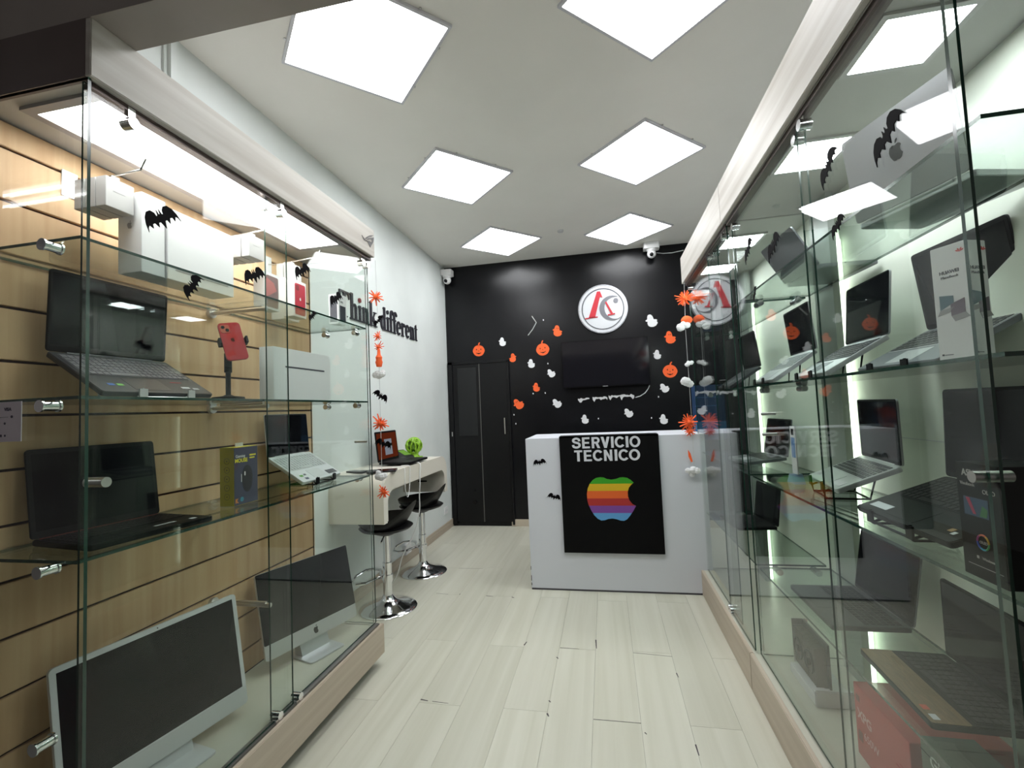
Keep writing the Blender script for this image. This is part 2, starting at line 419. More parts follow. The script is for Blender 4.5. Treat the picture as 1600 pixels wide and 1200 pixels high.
# ---- left cabinet
LX, LB, LY0, LY1, LT = -1.20, -1.60, .88, 2.32, 2.167
L = thing('display_cabinet', 'left glass cabinet with birch slat back and washed oak fascia', 'cabinet', (-1.4, 1.6, 0))
obj('fascia', MB().box((LX-.018, LY0, LT), (LX, LY1, 2.318)), FASCIA, L, bevel=.002)
obj('fascia_end', MB().box((-1.78, LY0, LT), (LX-.018, LY0+.018, 2.318)), mat('shaded_fascia_end', (.16, .125, .12), .55, noise=.1, nscale=4), L)  # dim corridor light put into the colour, darker than the oak front
obj('canopy', MB().box((-1.78, LY0+.018, LT+.002), (LX-.018, LY1, LT+.02)).box((-1.60, LY1-.018, LT+.002), (LX-.018, LY1, 2.318)), mat('canopy_board', (.45, .42, .38), .6), L)
obj('track', MB().box((LX-.050, LY0+.02, LT-.016), (LX-.022, LY1, LT)), mat('dark_track', (.08, .06, .055), .35, .6), L)
obj('base_board', MB().box((LX-.018, LY0, .055), (LX, LY1, .205)), BASEWOOD, L, bevel=.003)
obj('base_deck', MB().box((LB, LY0, .165), (LX-.018, LY1, .198)).box((LB, LY1-.018, .055), (LX-.018, LY1, .165)).box((LB, LY0, .055), (LX-.018, LY0+.018, .165)), mat('deck_board', (.53, .52, .44), .3, noise=.05), L)
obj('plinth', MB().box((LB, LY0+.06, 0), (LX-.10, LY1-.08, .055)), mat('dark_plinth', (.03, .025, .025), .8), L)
obj('lower_track', MB().box((LX-.050, LY0+.02, .198), (LX-.022, LY1-.01, .207)), mat('grey_track', (.30, .29, .27), .3, .7), L)
obj('back_board', MB().box((-1.78, LY0, 0), (LB-.012, LY1-.004, LT)), [GROOVE], L)
gz = [.148+.1492*k for k in range(0, 14)]
zs = [.198]+[z for z in gz if z > .25]+[LT-.002]
for a, b in zip(zs[:-1], zs[1:]):
    if b-a > .02: obj('slat', MB().box((LB-.012, LY0, a+.004), (LB, LY1, b-.004)), SLAT, L, bevel=.0015)
obj('back_edge', MB().box((-1.78, LY1-.004, 0), (LB, LY1, LT)), mat('edge_band', (.70, .62, .52), .5), L)
# light panel inside
t = obj('light_panel', MB().box((-1.475, .95, LT-.008), (-1.235, 2.06, LT+.001)), E_CASE, L)
fr = MB().box((-1.50, .925, LT-.010), (-1.475, 2.085, LT)).box((-1.235, .925, LT-.010), (-1.225, 2.085, LT)).box((-1.475, .925, LT-.010), (-1.235, .95, LT)).box((-1.475, 2.06, LT-.010), (-1.235, 2.085, LT))
obj('light_frame', fr, mat('grey_lamp_frame', (.30, .28, .28), .4), L)
# panes
gobj('end_pane', (LB, LY0+.003, .205), (LX-.012, LY0+.011, LT), 'Y', L)
gobj('end_pane', (LB, LY1-.014, .205), (LX-.056, LY1-.006, LT), 'Y', L)
dr = gobj('sliding_door', (LX-.034, LY0+.006, .210), (LX-.028, 1.632, LT-.006), 'X', L)
obj('handle', MB().cyl((LX-.055, .922, 1.165), (LX+.002, .922, 1.165), .0125, 20), STEEL, dr, smooth=True)
dr2 = gobj('sliding_door', (LX-.048, 1.53, .210), (LX-.042, LY1-.005, LT-.006), 'X', L)
obj('handle', MB().cyl((LX-.075, 2.20, 1.167), (LX-.004, 2.20, 1.167), .006, 14), STEEL, dr2, smooth=True)
for y, xx in ((1.00, LX-.03), (1.53, LX-.044), (1.60, LX-.03), (2.25, LX-.044), (2.30, LX-.044)):
    m = MB().cyl((xx-.014, y, LT-.048), (xx+.018, y, LT-.048), .017, 18).box((xx-.003, y-.010, LT-.048), (xx+.009, y+.010, LT-.004))
    obj('door_roller', m, CHROME, L, smooth=True)
for y in (1.545, 1.66): obj('door_guide', MB().cyl((LX-.052, y, .222), (LX-.016, y, .222), .014, 16).box((LX-.05, y-.02, .198), (LX-.02, y+.02, .214)), CHROME, L, smooth=True)
for z in (1.768, 1.370, .975):
    gobj('glass_shelf', (LB+.004, LY0+.018, z), (LX-.052, LY1-.022, z+.008), 'Z', L, SHELFG)
    clamp(L, (-1.335, LY0+.012, z-.014), (0, 1, 0), .012, .034)
    clamp(L, (-1.50, LY1-.012, z-.014), (0, 1, 0), .011, .030)
    clamp(L, (-1.32, LY1-.012, z-.014), (0, 1, 0), .011, .030)
clamp(L, (-1.34, LY0+.012, .558), (0, 1, 0), .012, .034)
for z in (1.768, 1.370, .975, .585):
    m = MB().cyl((LB, 1.64, z-.014), (LB+.014, 1.64, z-.014), .020, 18).cyl((LB+.014, 1.64, z-.014), (-1.33, 1.64, z-.014), .009, 12).box((LB+.05, 1.634, z-.006), (-1.35, 1.646, z-.001))
    obj('shelf_bracket', m, STEEL, L, smooth=True)

# ---- right cabinets (two in a row under one fascia)
RX, RB, RT = .58, .985, 2.135
GP = mat('back_panel_white', (.78, .81, .72), .4)
CANR = mat('canopy_grey', (.40, .40, .375), .6, noise=.04)
def right_cabinet(y0, y1, shelves, lamps, label, joints, far):
    R = thing('display_cabinet', label, 'cabinet', (.78, (y0+y1)/2, 0))
    obj('fascia', MB().box((RX, y0, RT), (RX+.018, y1, 2.322)), FASCIA, R, bevel=.002)
    obj('canopy', MB().box((RX+.018, y0, RT), (RB+.02, y1, RT+.02)).box((RX+.018, y1-.018, RT+.02), (RB+.02, y1, 2.322)).box((RX+.018, y0, RT+.02), (RB+.02, y0+.018, 2.322)), CANR, R)
    obj('track', MB().box((RX+.022, y0+.01, RT-.018), (RX+.052, y1-.01, RT)), mat('dark_track', (.08, .06, .055), .35, .6), R)
    obj('base_board', MB().box((RX, y0, .0), (RX+.018, y1, .167)), BASEWOOD, R, bevel=.003)
    obj('base_deck', MB().box((RX+.018, y0, .145), (RB+.02, y1, .165)).box((RX+.018, y1-.018, 0), (RB+.02, y1, .145)), mat('deck_board', (.53, .52, .44), .3), R)
    obj('back_panel', MB().box((RB, y0, .165), (RB+.018, y1-.15, RT)), GP, R)
    for zz in (1.148, .48): obj('back_seam', MB().box((RB-.001, y0, zz), (RB+.001, y1-.30, zz+.003)), LGREY, R)
    obj('pilaster', MB().box((RB-.055, y1-.225, .165), (RB-.03, y1-.06, RT)).box((RB-.03, y1-.09, .165), (RB+.018, y1-.06, RT)), mat('pilaster_grey', (.33, .36, .33), .4), R)
    obj('led_strip', MB().box((RB-.03, y1-.222, .18), (RB-.012, y1-.206, RT-.2)), E_STRIP, R)
    if not far: gobj('end_pane', (RX+.012, y0+.003, .167), (RB, y0+.011, RT), 'Y', R)
    gobj('end_pane', (RX+.056, y1-.012, .167), (RB, y1-.004, RT), 'Y', R)
    for i, (a, b) in enumerate(joints):
        o1 = .026 if i % 2 == 0 else .041
        dd = gobj('sliding_door', (RX+o1, a, .172), (RX+o1+.005, b, RT-.006), 'X', R)
        hy = (b-.12) if i else (a+.06)
        for yy in (a+.05, b-.05):
            obj('door_roller', MB().cyl((RX+o1-.012, yy, RT-.045), (RX+o1+.020, yy, RT-.045), .016, 16).box((RX+o1-.001, yy-.010, RT-.045), (RX+o1+.008, yy+.010, RT-.006)), CHROME, R, smooth=True)
    mid = joints[0][1]
    obj('door_guide', MB().cyl((RX+.018, mid-.03, .185), (RX+.058, mid-.03, .185), .014, 16).cyl((RX+.018, mid+.01, .185), (RX+.058, mid+.01, .185), .014, 16).box((RX+.02, mid-.05, .166), (RX+.056, mid+.02, .176)), CHROME, R, smooth=True)
    for z in shelves:
        gobj('glass_shelf', (RX+.058, y0+.018, z), (RB-.06, y1-.02, z+.008), 'Z', R, SHELFG)
        for xx in (RX+.14, RB-.11):
            for yy in (y0+.010, y1-.010): clamp(R, (xx, yy, z-.013), (0, 1, 0), .011, .030)
    for (ya, yb) in lamps:
        l = obj('square_lamp', MB().box((.66, ya, RT-.006), (.83, yb, RT)), E_SPOT, R)
        obj('lamp_frame', MB().box((.645, ya-.015, RT-.007), (.66, yb+.015, RT)).box((.83, ya-.015, RT-.007), (.845, yb+.015, RT)).box((.66, ya-.015, RT-.007), (.83, ya, RT)).box((.66, yb, RT-.007), (.83, yb+.015, RT)), mat('lamp_frame_grey', (.42, .42, .41), .4), R)
    return R
RSH = (1.750, 1.352, .950, .545)
RN = right_cabinet(.87, 2.30, RSH, ((1.135, 1.31), (1.635, 1.835)), 'near right glass cabinet holding several laptops and boxed goods', ((.875, 1.50), (1.482, 2.285)), False)
RF = right_cabinet(2.302, 3.42, RSH, ((2.50, 2.68), (3.0, 3.18)), 'far right glass cabinet beside the white counter', ((2.31, 2.73), (2.565, 3.41)), True)
obj('handle', MB().cyl((RX-.004, .888, 1.160), (RX+.050, .888, 1.160), .0095, 20), STEEL, RN, smooth=True)
obj('handle', MB().cyl((RX+.005, 1.93, 1.243), (RX+.055, 1.93, 1.243), .006, 14), STEEL, RN, smooth=True)
obj('handle', MB().cyl((RX+.005, 1.93, 1.165), (RX+.055, 1.93, 1.165), .006, 14), STEEL, RN, smooth=True)

# ================================================================== LAPTOPS
PLAIN = Matrix()
def laptop(label, P, yaw, tilt, op, W, D, H, body=SILVER, keys=LGREY, deck=None, bezel=.006, chin=.014, pad=None, extra=None, group=None, palm=None, numpad=False, t=.015, lidm=None):
    th = thing('laptop', label, 'laptop', P, math.radians(yaw), group)
    ti, oo = math.radians(tilt), math.radians(op)
    B = Matrix.Rotation(ti, 4, 'X')                                   # base frame: x width, y back, z up
    deck = deck or body
    base = MB().prism(rrect(W, D, .010, 4, 0, D/2), -t, 0, B)
    obj('base', base, body, th, world=False, bevel=.0018)
    y0, y1 = D*.42, D*.93
    obj('key_bed', MB().prism(rrect(W*.93, y1-y0, .004, 2, 0, (y0+y1)/2), 0, .0008, B), deck if deck != body else body, th, world=False)
    kb = MB(); nx, ny = (18 if numpad else 14), 6
    kw, kh = W*.91/nx, (y1-y0-.006)/ny
    for j in range(ny):
        for i in range(nx):
            if j == 0 and 4 <= i <= 8: continue
            cx, cy = -W*.455+kw*(i+.5), y0+.003+kh*(j+.5)
            kb.box((cx-kw*.42, cy-kh*.40, .0008), (cx+kw*.42, cy+kh*.40, .0022), 0, B)
    cx, cy = -W*.455+kw*6.5, y0+.003+kh*.5
    kb.box((cx-kw*2.4, cy-kh*.4, .0008), (cx+kw*2.4, cy+kh*.4, .0022), 0, B)
    obj('keyboard', kb, keys, th, world=False, kind='stuff')
    obj('touchpad', MB().prism(rrect(W*.32, D*.30, .004, 2, -.02 if numpad else 0, D*.22), 0, .0006, B), pad or deck, th, world=False)
    if palm: obj('palm_rest', MB().prism(rrect(W*.99, D*.36, .004, 2, 0, D*.19), 0, .0005, B), palm, th, world=False)
    # lid: rotates about the hinge line at y=D
    S = B @ Matrix.Translation((0, D, -.002)) @ Matrix.Rotation(PI-oo, 4, 'X')      # local y runs up the lid, local -z faces the user? set below
    # with op=180 the lid continues the base; its inner side is local +z
    lid = MB().prism(rrect(W, H, .010, 4, 0, H/2+.002), -.006, 0, S)
    obj('lid', lid, lidm or body, th, world=False, bevel=.0012)
    obj('bezel', MB().prism(rrect(W-.002, H-.002, .009, 4, 0, H/2+.002), 0, .0006, S), BLACK, th, world=False)
    obj('display', MB().box((-W/2+bezel, chin, .0006), (W/2-bezel, H-bezel, .0010), 0, S), DISPLAY, th, world=False)
    obj('hinge', MB().cyl(B @ Vector((-W*.36, D, -.003)), B @ Vector((W*.36, D, -.003)), .005, 10), deck, th, world=False, smooth=True)
    if extra: extra(th, B, S, W, D, H)
    return th, B, S
def sticker(th, B, rects, lab=None):
    for (x, y, w_, h_, c) in rects:
        obj('sticker', MB().box((x-w_/2, y-h_/2, .0006), (x+w_/2, y+h_/2, .0012), 0, B), mat('sticker_'+c, c, .5), th, world=False)
def easel(P, yaw, tilt, W, D, zb, m=BLACK, label='', group='laptop easels', wire=False, t=.015):
    """sloping display stand: two side struts with a lip at the front, resting on the shelf"""
    th = thing('laptop_stand', label, 'stand', (P[0], P[1], zb), math.radians(yaw), group)
    ti = math.radians(tilt); dz = P[2]-zb
    r = .0035
    for i, s in enumerate((-1, 1)):
        x = s*W*.22
        a = Vector((x, -.012, dz+.012)); b = Vector((x, -.010, dz-t-.006)) ; c = Vector((x, D*.80*math.cos(ti), dz-t-.004+D*.80*math.sin(ti)))
        foot = Vector((x, D*.62, r)); f0 = Vector((x, -.006, r))
        m_ = MB().tube([a, b, c], r, 6).tube([c, foot, f0, b], r, 6)
        m_.box((x-.012, -.016, dz-t-.006), (x+.012, -.011, dz+.010))
        obj('strut', m_, m, th, world=False)
    obj('cross_bar', MB().tube([(-W*.22, D*.62, r), (W*.22, D*.62, r)], r, 6).tube([(-W*.22, 0, r), (W*.22, 0, r)], r, 6), m, th, world=False)
    return th

def ex1(th, B, S, W, D, H):
    sticker(th, B, [(-.13, .045, .018, .012, '2E5AA0'), (-.105, .045, .018, .012, '6AA84F'), (.09, .075, .04, .003, 'A03040'), (.10, .04, .03, .010, 'B8B8BC'), (.135, .035, .022, .010, 'A8A8AC')])
P1 = (-1.333, 1.197, 1.396)
laptop('open dark grey laptop tilted on the middle shelf of the left cabinet, near the corner', P1, 88.6, 31.2, 118.3, .356, .243, .239, DGREY, mat('key_grey', (.16, .15, .17), .5), mat('deck_grey', (.085, .085, .10), .35, .5), .008, .022, mat('pad_grey', (.06, .055, .062), .3, .3), ex1, numpad=True, lidm=BLACK)
easel(P1, 88.6, 31.2, .356, .243, 1.378, mat('clear_acrylic', (.55, .56, .56), .1), 'clear easel with white lips under the dark grey tilted laptop')
def ex2(th, B, S, W, D, H):
    sticker(th, B, [(.05, .05, .06, .012, '9A9A9E'), (.125, .035, .016, .016, 'C8C8CC')])
    obj('red_trim', MB().box((-W*.46, D*.955, 0), (W*.46, D*.962, .002), 0, B), mat('dull_red', (.20, .05, .04), .4), th, world=False)
laptop('black gaming laptop standing open on the lowest glass shelf of the left cabinet', (-1.274, 1.125, 1.000), 82, 0, 98, .335, .249, .247, mat('matt_black', (.004, .004, .005), .5, spec=.16), mat('key_black', (.012, .010, .012), .5, spec=.25), None, .012, .022, None, ex2, numpad=True)
def ex3(th, B, S, W, D, H):
    sticker(th, B, [(.105, .032, .075, .030, '3A3A40'), (-.12, .045, .022, .012, '5A9A3A'), (-.09, .05, .016, .010, '5A5A60'), (-.105, .022, .022, .012, '50506A')])
P3 = (-1.364, 2.059, 1.008)
laptop('silver open laptop tilted on the lowest glass shelf, far end of left cabinet', P3, 90.9, 32.6, 127, .318, .215, .201, SILVER, mat('key_silver', (.42, .43, .44), .4), mat('deck_silver', (.55, .56, .57), .35, .4), .005, .012, None, ex3)
easel(P3, 90.9, 32.6, .318, .215, .983, BLACK, 'black easel under the silver tilted laptop in the left cabinet')

laptop('light silver laptop tilted beside the glass divider on the right cabinet middle shelf', (.657, 2.125, 1.375), -92.3, 34.3, 118.7, .285, .194, .19, SILVER, MGREY, None, .006, .012)
easel((.657, 2.125, 1.375), -92.3, 34.3, .285, .194, 1.360, BLACK, 'small black easel under the light silver laptop by the glass divider')
P = (.712, 1.82, 1.379)
laptop('grey laptop with all-black display, middle one of the three tilted on the right middle shelf', P, -91.8, 30.4, 125.3, .29, .217, .21, SILVER, DGREY, MGREY, .004, .010)
easel(P, -91.8, 30.4, .29, .217, 1.360, BLACK, 'black easel under the middle grey laptop of the right cabinet')
P = (.783, 1.46, 1.379)
laptop('large silver-grey laptop tilted behind the white product box', P, -86.2, 27.6, 110.7, .323, .236, .236, MGREY, DGREY, SILVER, .010, .016, lidm=DGREY)
easel(P, -86.2, 27.6, .323, .236, 1.360, BLACK, 'black easel under the large laptop behind the white product box')
def ex4(th, B, S, W, D, H):
    sticker(th, B, [(.10, .030, .075, .026, 'D8D8DC'), (-.11, .035, .03, .02, 'B8B8BC')])
P = (.72, 1.80, 1.006)
laptop('silver laptop with a white spec sticker on a wire stand, lower right cabinet shelf', P, -98.2, 22.3, 112, .325, .19, .205, SILVER, DGREY, None, .006, .014, None, ex4)
easel(P, -98.2, 22.3, .325, .19, .958, BLACK, 'thin black wire stand under the laptop with the white spec sticker')
def ex5(th, B, S, W, D, H):
    sticker(th, B, [(-.12, .038, .075, .024, 'C8CAD0'), (.135, .04, .014, .013, '8A6A40'), (.152, .032, .011, .011, 'B8B8B8')])
P = (.684, 1.316, .986)
laptop('large black laptop with silver stickers beside the black product box', P, -90, 19.6, 112, .366, .242, .238, mat('matt_black', 0), mat('key_black', 0), MATS['matt_black'], .006, .016, None, ex5, numpad=True)
easel(P, -90, 19.6, .366, .242, .958, BLACK, 'rounded black easel under the large black laptop')
laptop('dark grey laptop standing open on the bottom shelf toward the divider', (.671, 1.850, .572), -90.4, .7, 100.3, .348, .226, .219, DGREY, mat('key_dark', (.018, .017, .018), .5, spec=.25), DGREY, .006, .014, numpad=True, lidm=MGREY)
WOODPALM = mat('wood_brown_palm', (.17, .105, .05), .45, noise=.25, nscale=20, stretch=(1, 8, 1))
def ex7(th, B, S, W, D, H):
    sticker(th, B, [(.105, .018, .018, .014, 'C0503C'), (.14, .018, .02, .014, 'C8C8CC')])
laptop('black laptop with wood-brown palm rest on the bottom shelf above the red box', (.676, 1.378, .572), -92.5, 0, 90.5, .326, .210, .209, mat('matt_black', 0), mat('key_dark', 0), MATS['matt_black'], .006, .014, WOODPALM, ex7, palm=WOODPALM)
# far cabinet
P = (.70, 2.98, 1.379)
laptop('dark laptop tilted on the middle shelf of the far right cabinet', P, -89, 32, 115, .30, .201, .207, DGREY, DGREY, MGREY, .006, .014)
easel(P, -89, 32, .30, .201, 1.360, BLACK, 'black easel under the dark laptop of the far right cabinet')
laptop('dark laptop on the lower shelf of the far right cabinet', (.673, 2.664, .985), -85.4, 6, 106, .278, .193, .19, MGREY, DGREY, SILVER, .006, .014)
laptop('black laptop on the bottom shelf of the far right cabinet', (.70, 3.05, .568), -84, 0, 97, .314, .214, .218, mat('matt_black', 0), mat('key_dark', 0), None, .006, .014)
# top shelf of the near right cabinet: two laptops with grey lids
def fruit(M, s, mi=0, mb=None):
    pts = [(.28, .36), (.16, .42), (0, .36), (-.16, .42), (-.34, .34), (-.42, .12), (-.38, -.14), (-.22, -.44), (-.08, -.48), (0, -.44), (.10, -.48), (.24, -.42), (.36, -.20), (.28, -.10), (.24, .04), (.26, .18), (.34, .26)]
    mb = mb or MB(); mb.prism([(x*s, y*s) for x, y in pts], 0, .0006, M, mi)
    mb.prism([(x*s, y*s) for x, y in [(.02, .46), (.10, .50), (.18, .62), (.16, .70), (.06, .64), (.01, .54)]], 0, .0006, M, mi)
    return mb
def exl(th, B, S, W, D, H):
    # emblem on the outer side of the lid
    M = S @ Matrix.Translation((0, H*.55, -.0062)) @ Matrix.Rotation(PI, 4, 'Y')
    obj('lid_emblem', fruit(M, .045), mat('dark_emblem', (.04, .04, .045), .2), th, world=False)
laptop('silver laptop on the top right shelf with its lid back toward the aisle', (.945, 1.345, 1.775), 106, 0, 97, .30, .19, .232, SILVER, DGREY, None, .006, .012, None, exl, lidm=mat('lid_silver', (.36, .35, .37), .4, .4))
laptop('grey laptop on the top right shelf farther from the entrance', (.965, 1.97, 1.775), 93, 0, 120, .28, .19, .17, MGREY, DGREY, None, .006, .012, lidm=MGREY)
# laptop on the desk
laptop('open black laptop on the cream wall desk, screen lit orange', (-1.40, 3.335, .952), 91, 0, 96, .359, .245, .225, mat('matt_black', 0), mat('key_dark', 0), None, .010, .018, None,
       lambda th, B, S, W, D, H: (obj('wallpaper', MB().box((-W/2+.012, .020, .0010), (W/2-.012, H-.012, .0014), 0, S), emit('screen_orange', (.30, .055, .02), .10), th, world=False),
                                  obj('window_pane', MB().box((-.05, .045, .0014), (.075, .165, .0018), 0, S), emit('screen_grey', (.30, .33, .38), .22), th, world=False),
                                  obj('chat_mark', MB().prism(rrect(.05, .022, .008, 3, .055, .12), .0018, .0022, S), BLACK, th, world=False)))

# ================================================================== ALL-IN-ONE COMPUTERS
def aio(label, P, yaw, lean, W, H, zfl, frame, face_h, chin_h, emblem):
    th = thing('desktop_computer', label, 'computer', (P[0], P[1], zfl), math.radians(yaw))
    h0 = P[2]-zfl
    S = Matrix.Translation((0, 0, h0)) @ Matrix.Rotation(PI/2-math.radians(lean), 4, 'X')      # x width, y up the screen, +z toward the user
    obj('housing', MB().prism(rrect(W, H, .014, 5, 0, H/2), -.012, 0, S), frame, th, world=False, bevel=.001)
    if emblem:
        obj('display', MB().prism(rrect(W-.002, H-chin_h-.001, .006, 3, 0, (H+chin_h)/2), 0, .0012, S), DISPLAY, th, world=False)
    else:
        obj('display', MB().box((-W/2+.016, chin_h+.004, 0), (W/2-.016, H-.016, .0010), 0, S), DISPLAY, th, world=False)
        obj('white_border', MB().prism(rrect(W-.001, H-chin_h, .013, 4, 0, (H+chin_h)/2), 0, .0006, S), mat('pale_border', (.62, .64, .65), .3), th, world=False)
    obj('chin', MB().box((-W/2+.012, .003, .0001), (W/2-.012, chin_h-.002, .0012), 0, S), frame, th, world=False)
    obj('camera_dot', MB().cyl(S @ Vector((0, H-.008, .0005)), S @ Vector((0, H-.008, .0014)), .002, 8), BLACK, th, world=False)
    if emblem: obj('chin_emblem', fruit(S @ Matrix.Translation((.005, chin_h/2, .0012)), .032), BLACK, th, world=False)
    # stand: neck behind the chin, flat foot under the screen
    nb = S @ Vector((0, H*.30, -.016))
    m = MB().tube([nb, (0, nb.y+.02, h0+.02), (0, nb.y+.015, .012)], .006, 6)
    neck = MB(); w2 = .075
    pr = [(0.0, .006), (.052, .006), (nb.y+.030, h0+H*.30), (nb.y+.018, h0+H*.30)]
    vs = [(-w2, y, z) for y, z in pr]+[(w2, y, z) for y, z in pr]
    neck.add(vs, [(0, 1, 2, 3), (7, 6, 5, 4), (0, 4, 5, 1), (1, 5, 6, 2), (2, 6, 7, 3), (3, 7, 4, 0)])
    obj('neck', neck, frame, th, world=False)
    obj('foot', MB().prism(rrect(.19, .15, .018, 5, 0, -.015), 0, .006), frame, th, world=False, bevel=.001)
    return th
aio('white-framed slim desktop computer at the bottom front of the left cabinet', (-1.432, 1.303, .238), 79.5, 9.6, .559, .400, .199, mat('pale_silver', (.60, .62, .63), .35, .2), 0, .060, False)
aio('black-screened desktop computer with silver chin and fruit emblem, left cabinet floor', (-1.400, 2.028, .262), 72, 12, .50, .362, .199, SILVER, 0, .062, True)

# ================================================================== BOXED GOODS
def carton(name, label, cat, x0, x1, y0, y1, z0, z1, m, group=None, rot=0):
    th = thing(name, label, cat, ((x0+x1)/2, (y0+y1)/2, z0), rot, group)
    w_, d_, h_ = x1-x0, y1-y0, z1-z0
    obj('carton', MB().box((-w_/2, -d_/2, 0), (w_/2, d_/2, h_)), m, th, world=False, bevel=.0012)
    return th, w_, d_, h_
def frontX(w_, s=1): return faceX(s*w_/2, 0, 0, s)
Z1, Z2, Z3, Z4 = 1.7765, 1.3785, .9835, .199
# top shelf, left cabinet
th, a, b, c = carton('laptop_box', 'upright narrow white box, nearest of the boxes on the left top shelf', 'box', -1.475, -1.385, 1.165, 1.245, Z1, 2.03, WBOX)
obj('side_emblem', fruit(faceY(0, -b/2, .15), .022), mat('pale_grey_print', (.35, .34, .35), .5), th, world=False)
obj('box_edge', MB().box((a/2, b/2-.003, 0), (a/2+.0005, b/2, c)), mat('pale_grey_print', 0), th, world=False)
th, a, b, c = carton('laptop_box', 'large white laptop box with a printed slim side view, left top shelf', 'box', -1.475, -1.380, 1.249, 1.525, Z1, 2.015, WBOX)
obj('printed_side_view', MB().prism(rrect(.22, .007, .003, 2, 0, .035), 0, .0006, frontX(a)), mat('pale_grey_print', 0), th, world=False)
def phonebox(label, x, y, wd, hh, photo, dark=False):
    th, a, b, c = carton('phone_box', label, 'box', x-.055, x, y-wd/2, y+wd/2, Z1, Z1+hh, WBOX if not dark else WBOX)
    F = frontX(a)
    if not dark:
        obj('phone_picture', MB().prism(rrect(wd*.82, hh*.86, .009, 4, 0, hh*.49), 0, .0008, F), photo, th, world=False)
        if photo.name.startswith('phone_red'):
            obj('emblem', fruit(F @ Matrix.Translation((0, hh*.50, .0008)), .014), WPLAST, th, world=False)
            obj('camera_print', MB().prism(rrect(.024, .026, .006, 3, -wd*.22, hh*.80), .0008, .0012, F), mat('camera_red', (.25, .02, .03), .3), th, world=False)
        else: obj('screen_shine', MB().prism([(-wd*.41, hh*.30), (wd*.30, hh*.55), (wd*.1, hh*.75), (-wd*.41, hh*.85)], .0008, .0010, F), mat('phone_pink', (.50, .16, .15), .25), th, world=False)
    else:
        obj('phone_picture', MB().box((-wd*.34, hh*.12, 0), (wd*.34, hh*.62, .0008), 0, F), mat('print_navy', (.03, .035, .05), .3), th, world=False)
        obj('caption', MB().text('CALL', .014, F @ Matrix.Translation((-.01, hh*.72, 0)), 0, .0008), BLACK, th, world=False)
        obj('side_print', MB().box((-.020, .01, 0), (.020, hh-.01, .0006), 0, faceY(0, -wd/2, 0)), mat('side_print_grey', (.10, .10, .12), .4), th, world=False)
    return th
phonebox('white phone box with a pinkish phone picture, left top shelf', -1.395, 1.755, .092, .160, mat('phone_grad', (.22, .13, .13), .25))
phonebox('white phone box with a bright red phone picture, left top shelf', -1.388, 1.935, .092, .172, mat('phone_red', (.50, .02, .045), .3))
phonebox('white phone box with a small dark screen picture, far end of left top shelf', -1.31, 2.17, .078, .155, BLACK, True)
th, a, b, c = carton('phone_box', 'plain white small box standing behind the red phone box', 'box', -1.54, -1.47, 1.93, 2.04, Z1, 1.975, WBOX)
obj('tab', MB().prism(rrect(.03, .012, .004, 3, 0, c-.02), 0, .0006, frontX(a)), mat('pale_grey_print', 0), th, world=False)
# hanging hooks with small white adapter boxes
def hook(label, y, z, boxes, n, bl):
    th = thing('peg_hook', label, 'hook', (LB, y, z-.07))
    obj('back_plate', MB().box((LB, y-.022, z-.07), (LB+.004, y+.022, z+.012)), LGREY, th, bevel=.001)
    obj('prong', MB().tube([(LB+.004, y, z-.025), (LB+.03, y, z-.030), (LB+.27, y, z-.020), (LB+.29, y, z+.012)], .003, 8), STEEL, th, smooth=True)
    for k in range(n):
        x = LB+.098+k*.040
        t = thing('adapter_box', bl[k], 'box', (x, y, z-.135), 0, boxes)
        obj('carton', MB().box((x-.018, y-.042, z-.135), (x+.018, y+.042, z-.045)).box((x-.001, y-.012, z-.045), (x+.001, y+.012, z-.028)), GBOX, t, bevel=.001)
        obj('printed_mark', MB().box((x+.018, y-.02, z-.085), (x+.0186, y+.015, z-.083)), mat('pale_grey_print', 0), t)
hook('steel peg hook near the cabinet corner carrying white adapter boxes', 1.115, 2.085, 'adapter boxes on the near peg hook', 3,
     ['adapter box against the slat wall on the near peg hook', 'middle adapter box on the near peg hook', 'outermost adapter box on the near peg hook'])
hook('steel peg hook beyond the large laptop box carrying white boxes', 1.63, 2.095, 'adapter boxes on the second peg hook', 4,
     ['innermost white box on the second peg hook', 'white box second from the slats on the second hook', 'white box third from the slats on the second hook', 'outermost white box on the second peg hook'])
hook('steel peg hook near the far end of the slat wall', 1.985, 2.095, 'adapter boxes on the far peg hook', 2, ['inner white box on the far peg hook', 'outer white box on the far peg hook'])
# middle shelf left: laptop box, phone on stand
th, a, b, c = carton('laptop_box', 'white laptop box with printed side view on the left middle shelf', 'box', -1.335, -1.270, 1.60, 1.985, Z2, 1.590, WBOX)
obj('printed_side_view', MB().prism(rrect(.27, .007, .003, 2, .01, .135), 0, .0006, frontX(a)), mat('dark_print', (.07, .07, .09), .4), th, world=False)
t = thing('phone_stand', 'black round-based stand holding the red phone', 'stand', (-1.345, 1.456, Z2))
obj('foot', MB().lathe([(.050, 0), (.054, .004), (.052, .010), (.018, .014), (.012, .018)], (-1.345, 1.456, Z2), 32), BLACK, t, smooth=True)
obj('pole', MB().cyl((-1.345, 1.456, Z2+.012), (-1.345, 1.456, Z2+.10), .0085, 14).cyl((-1.345, 1.456, Z2+.10), (-1.345, 1.456, Z2+.17), .0125, 14).cyl((-1.345, 1.456, Z2+.17), (-1.345, 1.456, Z2+.205), .009, 14), BLACK, t, smooth=True)
PH = Matrix.Translation((-1.335, 1.456, Z2+.215)) @ Matrix.Rotation(math.radians(-14), 4, 'X') @ Matrix.Rotation(math.radians(-62), 4, 'Z') @ Matrix.Rotation(math.radians(0), 4, 'X')
